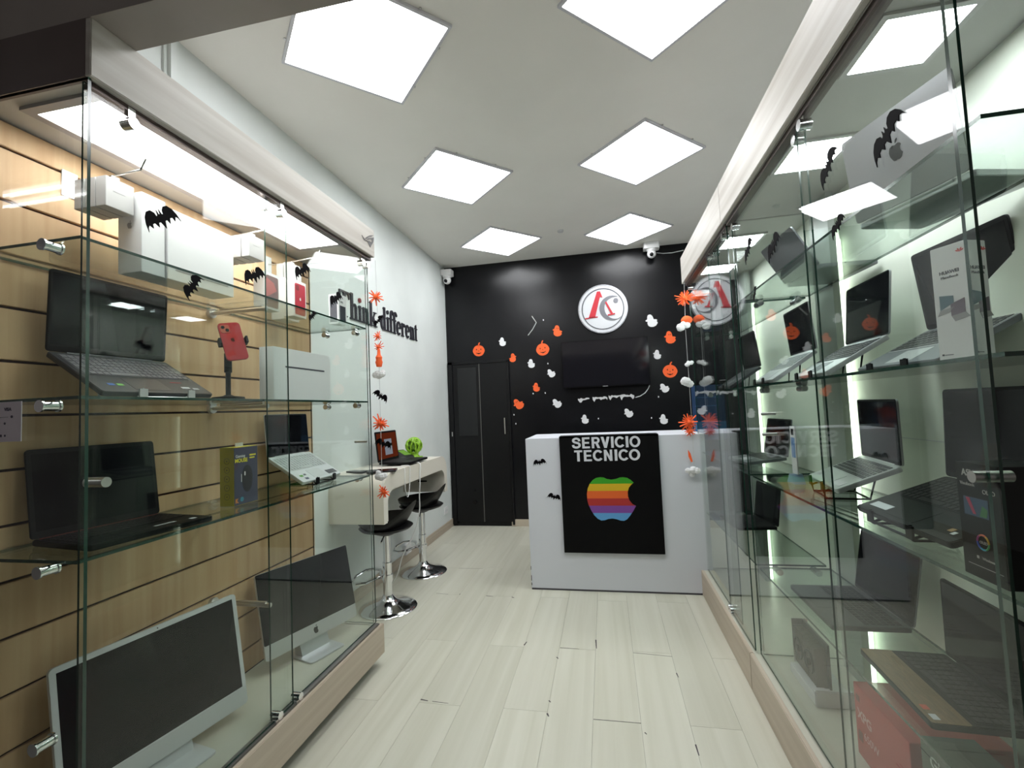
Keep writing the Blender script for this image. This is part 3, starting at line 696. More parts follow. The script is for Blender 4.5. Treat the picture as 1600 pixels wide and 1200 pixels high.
PHF = Matrix.Translation((-1.322, 1.456, Z2+.215)) @ Euler((math.radians(74), math.radians(0), math.radians(52)), 'XYZ').to_matrix().to_4x4() @ Matrix.Rotation(math.radians(10), 4, 'Z')
obj('clamp_arm', MB().box((-.045, -.012, -.022), (.045, .012, -.010), 0, PHF).box((-.047, -.012, -.020), (-.040, .012, .012), 0, PHF).box((.040, -.012, -.020), (.047, .012, .012), 0, PHF).cyl(PHF @ Vector((0, 0, -.035)), PHF @ Vector((0, 0, -.02)), .011, 12), BLACK, t)
t = thing('smartphone', 'red smartphone clipped upright in the black stand', 'phone', (0, 0, 0), M=PHF)
obj('back', MB().prism(rrect(.072, .148, .012, 5), -.009, 0), RED, t, world=False, bevel=.0008)
obj('camera_island', MB().prism(rrect(.030, .032, .008, 4, -.016, .050), 0, .0016), mat('dull_red_island', (.40, .10, .06), .3), t, world=False)
obj('lens', MB().cyl((-.022, .056, .0016), (-.022, .056, .003), .006, 12).cyl((-.010, .044, .0016), (-.010, .044, .003), .006, 12), BLACKG, t, world=False)
obj('emblem', fruit(Matrix.Translation((0, .005, 0)), .016), BLACK, t, world=False)
# mouse box
MBX = thing('mouse_box', 'yellow and navy gaming mouse box on the lowest left shelf', 'box', (-1.400, 1.565, Z3), math.radians(2))
YEL = mat('yellow_card', (.55, .46, .02), .5); NAVY = mat('navy_card', (.045, .05, .09), .45)
obj('carton', MB().box((-.030, -.062, 0), (.030, .062, .218)), YEL, MBX, world=False, bevel=.001)
F = faceX(.030, 0, 0)
obj('front_panel', MB().box((-.0615, .001, 0), (.0615, .216, .0008), 0, F), NAVY, MBX, world=False)
obj('title_line', MB().text('Gaming', .016, F @ Matrix.Translation((-.030, .178, 0)), .0008, .0014), WPLAST, MBX, world=False)
obj('title', MB().text('MOUSE', .020, F @ Matrix.Translation((-.026, .160, 0)), .0008, .0014, bold=.0006), mat('yellow_print', (.85, .75, .03), .5), MBX, world=False)
obj('mouse_picture', MB().prism([(.045*math.cos(a)*.62+.005, .045*math.sin(a)*1.15+.095) for a in [2*PI*k/24 for k in range(24)]], .0008, .0014, F), mat('mouse_black', (.012, .014, .015), .3), MBX, world=False)
obj('mouse_shine', MB().prism(rrect(.006, .016, .003, 3, -.008, .115), .0014, .0018, F).prism(rrect(.003, .030, .001, 2, -.026, .100), .0014, .0018, F), WPLAST, MBX, world=False)
obj('badge', MB().box((.018, .180, .0008), (.052, .186, .0012), 0, F).box((.018, .170, .0008), (.045, .175, .0012), 0, F), mat('yellow_print', 0), MBX, world=False)
obj('letter_mark', MB().text('K', .022, F @ Matrix.Translation((-.050, .010, 0)), .0008, .0014, bold=.001), mat('orange_print', (.75, .25, .03), .5), MBX, world=False)
obj('colour_mark', MB().cyl(F @ Vector((-.024, .020, .0008)), F @ Vector((-.024, .020, .0014)), .009, 16), mat('blue_print', (.03, .25, .35), .5), MBX, world=False)
m = MB()
for k in range(5): m.tube([Vector((.011*math.cos(a), -.0622, .035+.033*k+.011*math.sin(a))) for a in [2*PI*j/16 for j in range(16)]], .0007, 4, closed=True).box((-.002, -.0626, .033+.033*k), (.002, -.062, .037+.033*k))
obj('feature_icons', m, mat('dark_yellow_print', (.16, .12, .01), .5), MBX, world=False)
obj('hang_tab', MB().box((-.001, -.02, .218), (.001, .02, .232)), LGREY, MBX, world=False)
# payment notice on the near pane of the left cabinet
t = thing('payment_notice', 'pale card notice stuck on the near end glass at the picture edge', 'notice', (-1.46, .878, 1.273))
obj('card', MB().box((-1.53, .877, 1.273), (-1.398, .8785, 1.371)), mat('lilac_card', (.80, .74, .82), .6), t)
obj('red_logo', MB().prism(rrect(.030, .010, .004, 3, -1.487, 1.353), 0, .0006, Matrix(((1, 0, 0, 0), (0, 0, -1, .877), (0, 1, 0, 0), (0, 0, 0, 1)))), RED, t)
FN = Matrix(((1, 0, 0, 0), (0, 0, -1, .877), (0, 1, 0, 0), (0, 0, 0, 1)))
VP = mat('violet_print', (.08, .07, .12), .5)
obj('lettering', MB().text('VISA', .011, FN @ Matrix.Translation((-1.441, 1.349, 0)), 0, .0006, bold=.0004), VP, t)
obj('rule_line', MB().box((-1.50, .8764, 1.333), (-1.44, .877, 1.3338)), VP, t)
for nx_, nz_, nr in ((-1.428, 1.334, .0035), (-1.462, 1.288, .0035), (-1.449, 1.288, .0028), (-1.45, 1.318, .003)): obj('round_mark', MB().cyl((nx_, .877, nz_), (nx_, .8764, nz_), nr, 10), VP, t)

# right cabinet boxes
th = thing('product_box', 'tall white laptop carton with two small laptop pictures', 'box', (.835, 1.16, 1.3605), math.radians(18))
obj('carton', MB().box((-.06, -.13, 0), (.20-.06, .13, .002)), WBOX, th, world=False)
# rebuild: carton with its near corner toward the camera
for o in list(th.children): bpy.data.objects.remove(o)
bpy.data.objects.remove(th)
C0 = Vector((.727, 1.079, 1.3605))
def oriented(name, label, C0, ang1, w1, ang2, w2, h, m):
    """box whose near bottom corner is C0; face 1 runs along ang1 for w1, face 2 along ang1-90"""
    M = Matrix.Translation(C0) @ Matrix.Rotation(math.radians(ang1), 4, 'Z')
    th = thing(name, label, 'box', M=M)
    obj('carton', MB().box((0, -w2, 0), (w1, 0, h)), m, th, world=False, bevel=.0012)
    A = Matrix(((-1, 0, 0, w1), (0, 0, 1, 0), (0, 1, 0, 0), (0, 0, 0, 1)))     # face on +y side, read from outside
    Bm = Matrix(((0, 0, -1, 0), (-1, 0, 0, 0), (0, 1, 0, 0), (0, 0, 0, 1)))    # face on -x side (x to -y)
    return th, A, Bm
th, A, Bm = oriented('product_box', 'tall white laptop carton with two small laptop pictures', C0, 112, .066, 0, .052, .243, WBOX)
PG = mat('pale_grey_print', 0)
def pics(M, wd, h, nm):
    obj(nm+'_lettering', MB().text('HUAWEI', .0095, M @ Matrix.Translation((wd*.5, h*.755, 0)), 0, .0006, bold=.0003).text('MateBook', .0080, M @ Matrix.Translation((wd*.5, h*.715, 0)), 0, .0006), mat('dark_print', 0), th, world=False)
    for k, (cx, cy, s, col) in enumerate(((.36, .49, -1, '4E6E7C'), (.66, .43, 1, '6A5A6C'))):
        X = wd*cx; Y = h*cy; e = .013
        obj('picture_screen', MB().prism([(X-e, Y-.010), (X+e, Y-.004*s-.002), (X+e, Y+.020+.003*s), (X-e, Y+.018-.003*s)], 0, .0006, M), mat('pic_'+col, col, .4), th, world=False)
        obj('picture_deck', MB().prism([(X-e, Y-.010), (X+e, Y-.006), (X+e+.008*s, Y-.016), (X-e+.006*s, Y-.022)], 0, .0006, M), PG, th, world=False)
    c = M @ Vector((wd*.84, h*.93, 0))
    fl_ = MB()
    for a in (-60, -25, 25, 60):
        q = math.radians(90+a); cx, cy = wd*.84, h*.915
        fl_.prism([(cx, cy), (cx+.006*math.cos(q-.25), cy+.006*math.sin(q-.25)), (cx+.009*math.cos(q), cy+.009*math.sin(q)), (cx+.006*math.cos(q+.25), cy+.006*math.sin(q+.25))], 0, .0006, M)
    obj('petal_logo', fl_, mat('red_print', (.60, .05, .05), .5), th, world=False)
    obj('foot_mark', MB().box((wd*.10, h*.055, 0), (wd*.16, h*.07, .0006), 0, M).box((wd*.18, h*.058, 0), (wd*.42, h*.064, .0005), 0, M), mat('dark_print', 0), th, world=False)
M1 = A @ Matrix.Identity(4)
M2 = Bm
# face 1 (toward the aisle) lies at local y=0 side; face 2 (toward the camera) at local x=0
pics(Matrix(((-1, 0, 0, .066), (0, 0, 1, 0), (0, 1, 0, 0), (0, 0, 0, 1))), .066, .243, 'front')
pics(Matrix(((0, 0, -1, 0), (-1, 0, 0, 0), (0, 1, 0, 0), (0, 0, 0, 1))), .052, .243, 'side')
# black box
th = thing('product_box', 'black laptop carton with a coloured ring mark, at the right edge of the picture', 'box', M=Matrix.Translation((.652, .945, .9585)) @ Matrix.Rotation(math.radians(90), 4, 'Z'))
BX = mat('carton_black', (.003, .003, .004), .45, spec=.15)
wd, hh = .098, .208
obj('carton', MB().box((0, -.09, 0), (wd, 0, hh)), BX, th, world=False, bevel=.001)
M = Matrix(((-1, 0, 0, wd), (0, 0, 1, 0), (0, 1, 0, 0), (0, 0, 0, 1)))
obj('brand_lettering', MB().text('ASUS', .017, M @ Matrix.Translation((.034, .184, 0)), 0, .0006, bold=.0004).text('Vivobook', .009, M @ Matrix.Translation((.026, .166, 0)), 0, .0006).text('OLED', .011, M @ Matrix.Translation((.074, .156, 0)), 0, .0006), mat('silver_print', (.42, .40, .38), .4), th, world=False)
obj('picture', MB().box((.014, .112, 0), (.070, .145, .0006), 0, M), mat('pic_blue', (.025, .06, .12), .4), th, world=False)
obj('picture_streak', MB().prism([(.020, .144), (.029, .144), (.042, .116), (.035, .116)], .0006, .0010, M), mat('pic_red', (.40, .03, .08), .4), th, world=False)
obj('picture_glow', MB().prism([(.050, .114), (.066, .114), (.069, .128), (.058, .134)], .0006, .0010, M), mat('pic_green', (.04, .16, .05), .4), th, world=False)
for k, cc in enumerate(('C8A030', 'D06030', 'A03080', '3050B0', '2090B0', '50A060')):
    a0 = k*PI/3; c = Vector((.052, .068, .0006))
    obj('ring_segment', MB().tube([M @ (c+Vector((.013*math.cos(a0+j*PI/15), .013*math.sin(a0+j*PI/15), 0))) for j in range(6)], .0016, 6), mat('ring_'+cc, cc, .4), th, world=False)
obj('small_lettering', MB().text('OLED', .007, M @ Matrix.Translation((.052, .065, 0)), 0, .0006).box((.034, .036, 0), (.039, .041, .0006), 0, M).text('Windows', .007, M @ Matrix.Translation((.060, .036, 0)), 0, .0006).box((.012, .022, 0), (.090, .0228, .0005), 0, M), mat('silver_print', 0), th, world=False)
# red box
th, a, b, c = carton('product_box', 'red power supply box on the right cabinet floor', 'box', .735, .975, 1.435, 1.715, .166, .385, mat('red_carton', (.42, .05, .045), .5))
F = faceX(-a/2, 0, 0, -1)
obj('brand_lettering', MB().text('XPG', .040, F @ Matrix.Translation((-.085, .120, 0)), 0, .0006, bold=.001).text('650W', .032, F @ Matrix.Translation((-.055, .070, 0)), 0, .0006), mat('pink_print', (.62, .35, .33), .5), th, world=False)
obj('corner_mark', MB().box((-.128, .170, 0), (-.108, .190, .0006), 0, F).box((-.128, .050, 0), (-.104, .080, .0006), 0, F), mat('dark_red_print', (.16, .02, .02), .5), th, world=False)
# graphics card box
th, a, b, c = carton('product_box', 'dark box with pale lettering on the right cabinet floor in front of the red box', 'box', .750, .870, 1.13, 1.415, .166, .420, mat('grey_green_carton', (.085, .105, .085), .4))
obj('brand_lettering', MB().text('GIGABYTE', .038, faceX(-a/2, 0, 0, -1) @ Matrix.Translation((-.02, .205, 0)), 0, .0006, bold=.0008), mat('pale_print', (.45, .50, .45), .5), th, world=False)
obj('lid_flap', MB().box((-a/2-.001, -b/2, c-.03), (-a/2, b/2, c-.029)), BLACK, th, world=False)
# dark finned hardware on a white tray
t = thing('graphics_card', 'dark finned graphics card standing in a white tray, right cabinet floor', 'computer part', (.76, 2.04, .166))
obj('tray', MB().box((.70, 1.93, .166), (.83, 2.17, .205)).box((.70, 1.93, .205), (.83, 1.955, .225)), mat('tray_white', (.62, .62, .64), .4), t, bevel=.004)
obj('board', MB().box((.755, 1.94, .205), (.762, 2.16, .385)), mat('board_dark', (.03, .032, .03), .5), t)
m = MB()
for k in range(16): m.box((.715, 1.955+.0125*k, .225), (.754, 1.959+.0125*k, .365))
obj('fins', m, mat('fin_metal', (.16, .15, .13), .4, .6), t, kind='stuff')
for y in (2.0, 2.10): obj('fan', MB().tube([(.712, y+.038*math.cos(q), .295+.038*math.sin(q)) for q in [2*PI*j/20 for j in range(20)]], .004, 6, closed=True).cyl((.708, y, .295), (.716, y, .295), .012, 12), BLACK, t)
obj('bracket', MB().box((.715, 2.162, .21), (.775, 2.165, .385)), STEEL, t)
# little blue and white price easel
t = thing('price_card', 'small white and blue card standing beside the far laptop, lower right shelf', 'card', (.74, 2.06, .9585))
obj('card', MB().box((.735, 2.035, .995), (.739, 2.085, 1.185)), WPLAST, t)
obj('print', MB().box((.7342, 2.042, 1.06), (.735, 2.078, 1.14)), mat('blue_card_print', (.08, .20, .45), .5), t)
obj('print_band', MB().box((.7340, 2.048, 1.15), (.7345, 2.072, 1.175)), BLACK, t)
obj('foot', MB().prism([(-.04, 0), (.04, 0), (.012, .036), (-.012, .036)], -.02, .02, faceX(.737, 2.06, .9585)), mat('blue_foot', (.25, .35, .50), .3), t)

# ================================================================== COUNTER
CY = 3.367
t = thing('reception_counter', 'white laminate reception counter with black technical service board', 'counter', (0, 3.65, 0))
obj('front_panel', MB().box((-.584, CY, .012), (.655, CY+.018, 1.080)), COUNTER, t, bevel=.0015)
obj('side_panel', MB().box((-.584, CY+.018, .012), (-.566, CY+.56, 1.052)), COUNTER, t, bevel=.001)
obj('side_panel', MB().box((.637, CY+.018, .012), (.655, CY+.56, 1.052)), COUNTER, t, bevel=.001)
obj('worktop', MB().box((-.584, CY+.018, 1.052), (.655, CY+.56, 1.080)), COUNTER, t, bevel=.0015)
obj('inner_shelf', MB().box((-.566, CY+.05, .55), (.637, CY+.52, .568)), COUNTER, t)
obj('kick_edge', MB().box((-.582, CY+.002, 0), (.653, CY+.55, .012)), mat('dark_edge', (.06, .055, .07), .6), t)
obj('chipped_corner', MB().box((-.5846, CY-.0004, .03), (-.579, CY+.004, .048)).box((-.5846, CY-.0004, .062), (-.580, CY+.004, .10)).box((-.5846, CY-.0004, .14), (-.581, CY+.003, .165)), mat('dark_edge', 0), t)
t = thing('sign_board', 'black board with SERVICIO TECNICO lettering and striped fruit emblem hung over the counter', 'sign', (0, CY-.02, .27))
obj('board', MB().box((-.334, CY-.022, .272), (.352, CY-.002, 1.090)).box((-.334, CY-.022, 1.0805), (.352, CY+.12, 1.090)), mat('sign_black', (.003, .003, .0035), .6, spec=.12), t)
SW = mat('sign_white', (.62, .63, .68), .6)
FY = faceY(0, CY-.022, 0)
def stroke(P, w_):
    a, b = [], []
    for k, p in enumerate(P):
        q0, q1 = P[max(k-1, 0)], P[min(k+1, len(P)-1)]
        dx, dy = q1[0]-q0[0], q1[1]-q0[1]; l = math.hypot(dx, dy) or 1
        a.append((p[0]-dy/l*w_/2, p[1]+dx/l*w_/2)); b.append((p[0]+dy/l*w_/2, p[1]-dx/l*w_/2))
    return a+b[::-1]
def smooth_pts(P, n=4):
    out_ = []
    for k in range(len(P)-1):
        p0, p1, p2, p3 = P[max(k-1, 0)], P[k], P[k+1], P[min(k+2, len(P)-1)]
        for t_ in range(n):
            u = t_/n; out_.append(tuple(.5*((2*p1[c])+(-p0[c]+p2[c])*u+(2*p0[c]-5*p1[c]+4*p2[c]-p3[c])*u*u+(-p0[c]+3*p1[c]-3*p2[c]+p3[c])*u**3) for c in (0, 1)))
    return out_+[P[-1]]
def arcp(cx, cy, rx, ry, a0, a1, n=20): return [(cx+rx*math.cos(math.radians(a0+(a1-a0)*k/n)), cy+ry*math.sin(math.radians(a0+(a1-a0)*k/n))) for k in range(n+1)]
Q = lambda x0, y0, x1, y1: [(x0, y0), (x1, y0), (x1, y1), (x0, y1)]
def bold(ch):
    W_ = .19
    if ch == 'S': return [stroke(smooth_pts([(.60, .66), (.56, .82), (.36, .905), (.16, .83), (.125, .70), (.20, .59), (.38, .525), (.55, .45), (.615, .30), (.55, .16), (.36, .095), (.15, .16), (.10, .33)]), .185)], .72
    if ch == 'E': return [Q(.07, 0, .26, 1), Q(.07, .83, .66, 1), Q(.07, .42, .62, .58), Q(.07, 0, .67, .17)], .72
    if ch == 'R': return [Q(.07, 0, .26, 1), stroke([(.2, .915), (.44, .915)]+arcp(.44, .705, .17, .21, 85, -85, 10)+[(.44, .495), (.2, .495)], .17), [(.34, .46), (.53, .50), (.72, 0), (.51, 0)]], .76
    if ch == 'V': return [[(0, 1), (.21, 1), (.44, 0), (.24, 0)], [(.68, 1), (.47, 1), (.24, 0), (.44, 0)]], .68
    if ch == 'I': return [Q(.07, 0, .27, 1)], .34
    if ch == 'C': return [stroke(arcp(.40, .5, .305, .41, 38, 322, 28), .185)], .74
    if ch == 'O': return [stroke(arcp(.41, .5, .315, .41, 0, 180, 20), .185), stroke(arcp(.41, .5, .315, .41, 180, 360, 20), .185)], .82
    if ch == 'T': return [Q(.22, 0, .42, 1), Q(.01, .83, .63, 1)], .64
    if ch == 'N': return [Q(.07, 0, .25, 1), Q(.51, 0, .69, 1), [(.07, 1), (.26, 1), (.69, 0), (.50, 0)]], .76
for body, z, xa, xb in (('SERVICIO', 1.003, -.245, .232), ('TECNICO', .912, -.232, .226)):
    tot = sum(bold(c)[1] for c in body); k_ = (xb-xa)/tot; x = 0
    for ch in body:
        polys, adv = bold(ch); mb = MB()
        for n_, pg in enumerate(polys): mb.prism([(xa+(x+px*.96)*k_, z+py*.078) for px, py in pg], 0, .004+.00015*n_, FY)
        obj('letter', mb, SW, t); x += adv
ol = [(600, 513), (575, 490), (545, 473), (510, 467), (480, 470), (450, 482), (410, 488), (370, 482), (345, 470), (315, 467), (280, 473), (250, 492), (225, 525), (208, 565), (202, 610), (205, 660), (218, 705), (240, 750), (265, 790), (295, 820), (325, 835), (355, 833), (385, 822), (420, 818), (455, 824), (490, 836), (520, 838), (545, 825), (570, 795), (600, 750), (620, 712), (590, 695), (565, 665), (552, 630), (550, 590), (560, 555), (580, 530)]
pts = []
for (x, y) in ol:
    p = onY(880+x/5.455, 660+y/5.455, CY-.022); pts.append((p.x, p.z))
stripe = bpy.data.materials.new('striped_print'); stripe.use_nodes = True
nt = stripe.node_tree; tc = nt.nodes.new('ShaderNodeTexCoord'); sx = nt.nodes.new('ShaderNodeSeparateXYZ'); cr = nt.nodes.new('ShaderNodeValToRGB')
nt.links.new(tc.outputs['Generated'], sx.inputs[0]); nt.links.new(sx.outputs['Z'], cr.inputs[0]); nt.links.new(cr.outputs[0], nt.nodes['Principled BSDF'].inputs['Base Color'])
cr.color_ramp.interpolation = 'CONSTANT'
cols = [(0, (.10, .32, .62)), (.175, (.19, .055, .30)), (.34, (.40, .025, .022)), (.51, (.72, .12, .018)), (.68, (.62, .40, .01)), (.845, (.035, .32, .012))]
el = cr.color_ramp.elements
el[0].position = 0; el[0].color = rgb(cols[0][1]); el[1].position = cols[1][0]; el[1].color = rgb(cols[1][1])
for p, c in cols[2:]:
    e = el.new(p); e.color = rgb(c)
nt.nodes['Principled BSDF'].inputs['Roughness'].default_value = .5
obj('striped_emblem', MB().prism(pts, 0, .003, FY), stripe, t)

# ================================================================== OUTLINES: bats, pumpkins, ghosts
BAT = [(0, .07), (.025, .10), (.05, .20), (.08, .08), (.13, .05), (.16, .16), (.26, .24), (.40, .23), (.53, .12), (.61, -.04), (.655, -.24), (.60, -.14), (.52, -.09), (.44, -.19), (.40, -.09), (.30, -.08), (.22, -.21), (.17, -.10), (.08, -.11), (0, -.29)]
BAT = [(x, y*1.15) for x, y in BAT]
BAT = BAT + [(-x, y) for x, y in reversed(BAT[1:-1])]
def bat(label, M, s_, group):
    o = obj('bat_cutout', MB().prism([(px*s_, py*s_) for px, py in BAT], 0, .002, M), CARD)
    return tag(o, label, 'decoration', group)
def bat2(label, plane, a, b, side, group):
    """a bat stuck flat on a glass sheet (plane X), wing tips seen at a and b"""
    p, q_ = onX(a[0], a[1], plane), onX(b[0], b[1], plane); c = (p+q_)/2
    dy, dz_ = (q_.y-p.y)*side, q_.z-p.z; L_ = math.hypot(dy, dz_)
    bat(label, faceX(plane, c.y, c.z, side) @ Matrix.Rotation(math.atan2(dz_, dy), 4, 'Z') @ Matrix.Translation((0, -.02*L_, 0)), L_/1.31, group)
g = 'bat cut-outs on the left cabinet'
for a, b, lb, k in (((224, 347), (275, 331), 'large black bat on the left glass over the big white box', 0), ((288, 462), (311, 430), 'small tilted black bat on the left glass just under the top shelf edge', 0),
                 ((380, 434), (412, 424), 'black bat on the left glass before the pinkish phone box', 0), ((460, 428), (482, 416), 'black bat on the left glass above the bright red phone box', 1),
                 ((482, 499), (493, 487), 'tiny black bat at the shelf edge right of the red phone box', 1), ((515, 472), (533, 460), 'black bat on the far glass before the wall lettering', 1)):
    bat2(lb, LX-.0255 if k == 0 else LX-.0395, a, b, 1, g)
g = 'bat cut-outs on the right cabinet'
for a, b, lb, k in (((1365, 250), (1407, 165), 'largest black bat on the right glass, beside the grey laptop lid', 0), ((1283, 290), (1305, 225), 'dark bat across the square lamp of the right cabinet', 0), ((1300, 368), (1318, 333), 'black bat on the right glass at the top shelf edge', 0),
                 ((1200, 402), (1217, 362), 'black bat on the right glass above the near end of the divider', 1), ((1164, 407), (1174, 370), 'thin black bat on the right glass next to the divider', 1), ((1178, 470), (1181, 446), 'small black bat hanging at the corner of the top right shelf', 1),
                 ((1118, 478), (1125, 454), 'black bat on the far cabinet glass, upper left', 1), ((1138, 490), (1146, 470), 'black bat on the far cabinet glass, upper right', 1), ((1124, 532), (1127, 512), 'small upright bat on the far cabinet glass', 1)):
    bat2(lb, RX+(.0255 if k == 0 else .0405), a, b, -1, g)
g = 'bat cut-outs on the counter'
for (px, py, an, lb) in ((843, 722, 8, 'upper small black bat on the white counter front'), (866, 776, -15, 'lower small black bat beside the black board')):
    p = onY(px, py, CY-.002); bat(lb, faceY(p.x, CY-.0005, p.z) @ Matrix.Rotation(math.radians(an), 4, 'Z'), .075, g)

GHOST = [(-.10, .50), (.02, .48), (.12, .36), (.16, .20), (.18, .06), (.34, .04), (.44, -.04), (.36, -.10), (.42, -.26), (.26, -.44), (.04, -.50), (-.16, -.46), (-.30, -.34), (-.34, -.16), (-.30, -.02), (-.42, .02), (-.44, .10), (-.30, .16), (-.26, .34), (-.20, .46)]
def ghost(label, px, py, s, m, ang, flip, group):
    p = onY(px, py, YB-.004)
    M = faceY(p.x, YB-.0005, p.z) @ Matrix.Rotation(math.radians(ang), 4, 'Z')
    f = -1 if flip else 1
    th = thing('ghost_cutout', label, 'decoration', M=M, group=group)
    obj('body', MB().prism([(x*s*f, y*s) for x, y in GHOST], 0, .004), m, th, world=False)
    e = MB()
    for ex in (-.09, .04): e.cyl((ex*s*f, .22*s, .004), (ex*s*f, .22*s, .0048), .035*s, 8)
    obj('eyes', e, BLACK if m is ORANGE else LGREY, th, world=False)
go, gw = 'orange ghost cut-outs on the black wall', 'white ghost cut-outs on the black wall'
for px, py, s, an, fl_, lb in ((871, 517, .125, -8, 0, 'orange ghost left of the round emblem'), (801, 559, .10, 10, 1, 'small orange ghost above the door corner'), (838, 605, .10, -8, 0, 'small orange ghost left of the television, lower'),
                               (810, 631, .13, 30, 0, 'tilted orange ghost beside the door handle'), (1047, 527, .135, 0, 0, 'large orange ghost right of the television')):
    ghost(lb, px, py, s, ORANGE, an, fl_, go)
for px, py, s, an, fl_, lb in ((785, 534, .10, -5, 0, 'white ghost between the first pumpkin and the bent cable'), (830, 568, .10, -5, 0, 'white ghost below the second pumpkin'), (861, 583, .10, 25, 0, 'white ghost left of the television screen'), (870, 630, .11, 30, 0, 'tilted white ghost above the counter corner'),
                               (914, 655, .10, -5, 0, 'white ghost below the left torn strip'), (982, 645, .105, 25, 0, 'white ghost below the right torn strip'), (1037, 655, .105, -5, 0, 'white ghost low beside the far right cabinet'), (1038, 606, .105, 25, 0, 'white ghost under the right pumpkin'), (1027, 554, .10, -10, 0, 'white ghost between orange ghost and right pumpkin'), (1018, 501, .14, 8, 0, 'largest white ghost right of the round emblem')):
    ghost(lb, px, py, s, WFOAM, an, fl_, gw)
def pumpkin(label, px, py, r, ang):
    p = onY(px, py, YB-.004)
    th = thing('pumpkin_cutout', label, 'decoration', M=faceY(p.x, YB-.0005, p.z) @ Matrix.Rotation(math.radians(ang), 4, 'Z'), group='pumpkin cut-outs on the black wall')
    out = [(r*math.cos(a)*(1.02+.02*math.cos(6*a)), r*math.sin(a)*.95) for a in [2*PI*k/30 for k in range(30)]]
    obj('body', MB().prism(out, 0, .004).prism([(-.12*r, .85*r), (.14*r, .85*r), (.14*r, 1.12*r), (.30*r, 1.38*r), (.12*r, 1.42*r), (-.06*r, 1.15*r)], 0, .004), ORANGE, th, world=False)
    fc = MB()
    for s in (-1, 1): fc.prism([(s*.38*r-.11*r, .12*r), (s*.38*r+.11*r, .12*r), (s*.38*r, .38*r)], .004, .005)
    fc.prism([(-.07*r, -.10*r), (.07*r, -.10*r), (0, .06*r)], .004, .005)
    mo = [(-.48*r, -.30*r), (-.30*r, -.48*r), (0, -.60*r), (.30*r, -.48*r), (.48*r, -.30*r), (.30*r, -.36*r), (.12*r, -.44*r), (0, -.36*r), (-.12*r, -.44*r), (-.30*r, -.36*r)]
    fc.prism(mo, .004, .005)
    obj('face', fc, BLACK, th, world=False)
pumpkin('orange pumpkin above the black door', 748, 548, .068, 0)
pumpkin('orange pumpkin left of the television', 848, 546, .072, 6)
pumpkin('orange pumpkin right of the television, lowest of the three', 1047, 580, .072, -4)

# ================================================================== BACK WALL ITEMS
t = thing('television', 'black wall television under the round emblem', 'television', (.02, YB-.06, 1.503))
obj('frame', MB().box((-.437, YB-.075, 1.503), (.485, YB-.035, 2.016)), BLACKG, t, bevel=.004)
obj('screen', MB().box((-.425, YB-.0765, 1.520), (.473, YB-.075, 2.005)), mat('tv_screen', (.006, .006, .009), .10), t)
obj('wall_mount', MB().box((-.15, YB-.035, 1.65), (.20, YB, 1.88)), BLACK, t)
obj('logo_mark', MB().box((-.01, YB-.0772, 1.508), (.045, YB-.0755, 1.512)), LGREY, t)
# round emblem
EC = onY(941.8, 482.5, YB-.03); R0 = .268
t = thing('round_emblem', 'round white and silver sign with red and grey letters AC', 'sign', (EC.x, YB-.02, EC.z-R0))
MY = faceY(EC.x, YB-.02, EC.z)
circ = lambda r, n=56: [(r*math.cos(2*PI*k/n), r*math.sin(2*PI*k/n)) for k in range(n)]
obj('disc', MB().prism(circ(R0), -.02, .006, MY), mat('silver_white_disc', (.66, .68, .71), .3, .1), t)
def ringp(mb, r0, r1, h0, h1, M, a0=0, a1=2*PI, n=56, cx=0, cy=0, rfun=None):
    vs = []
    for k in range(n+1):
        a = a0+(a1-a0)*k/n
        i, o = (rfun(k/n) if rfun else (r0, r1))
        for r, h in ((i, h0), (o, h0), (o, h1), (i, h1)): vs.append((cx+r*math.cos(a), cy+r*math.sin(a), h))
    fs = []
    for k in range(n):
        for j in range(4): fs.append((k*4+j, k*4+(j+1) % 4, (k+1)*4+(j+1) % 4, (k+1)*4+j))
    fs += [(3, 2, 1, 0), (n*4, n*4+1, n*4+2, n*4+3)]
    return mb.add(vs, fs, 0, M)
obj('outer_ring', ringp(MB(), R0*.96, R0, .006, .010, MY), mat('silver_ring', (.42, .43, .46), .25, .6), t)
obj('dark_ring', ringp(MB(), R0*.815, R0*.852, .006, .009, MY), mat('groove_ring_grey', (.09, .095, .11), .35, .3), t)  # dark grey groove ring of the emblem
q = lambda x, y: ((x-285)/178*R0, -(y-290)/178*R0)
RP = mat('emblem_red', (.55, .02, .035), .35)
obj('letter_a', MB().prism([q(250, 160), q(272, 160), q(288, 208), q(270, 200), q(262, 225), q(228, 348), q(180, 352)], .006, .012, MY).prism([q(155, 349), q(247, 343), q(247, 349), q(155, 357)], .006, .012, MY).prism([q(303, 245), q(313, 239), q(358, 333), q(342, 336)], .006, .0145, MY).prism([q(318, 334), q(370, 328), q(370, 337), q(318, 343)], .006, .0148, MY), RP, t)
cm = MB()
cx, cy = q(352, 288)
ringp(cm, 0, 0, .006, .012, MY, math.radians(62), math.radians(312), 40, cx, cy, lambda k: (R0*(.50-.19*math.sin(PI*min(1, k*1.08))), R0*.50+.002))
cm.prism([(q(380, 236)[0]+.026*math.cos(2*PI*k/18), q(380, 236)[1]+.026*math.sin(2*PI*k/18)) for k in range(18)], .006, .0125, MY)
obj('letter_c', cm, mat('emblem_silver', (.17, .175, .195), .3, .4), t)
obj('fixing_screw', MB().cyl(MY @ Vector((-R0*.93, -.01, .006)), MY @ Vector((-R0*.93, -.01, .013)), .006, 10).cyl(MY @ Vector((R0*.93, .01, .006)), MY @ Vector((R0*.93, .01, .013)), .006, 10), STEEL, t)
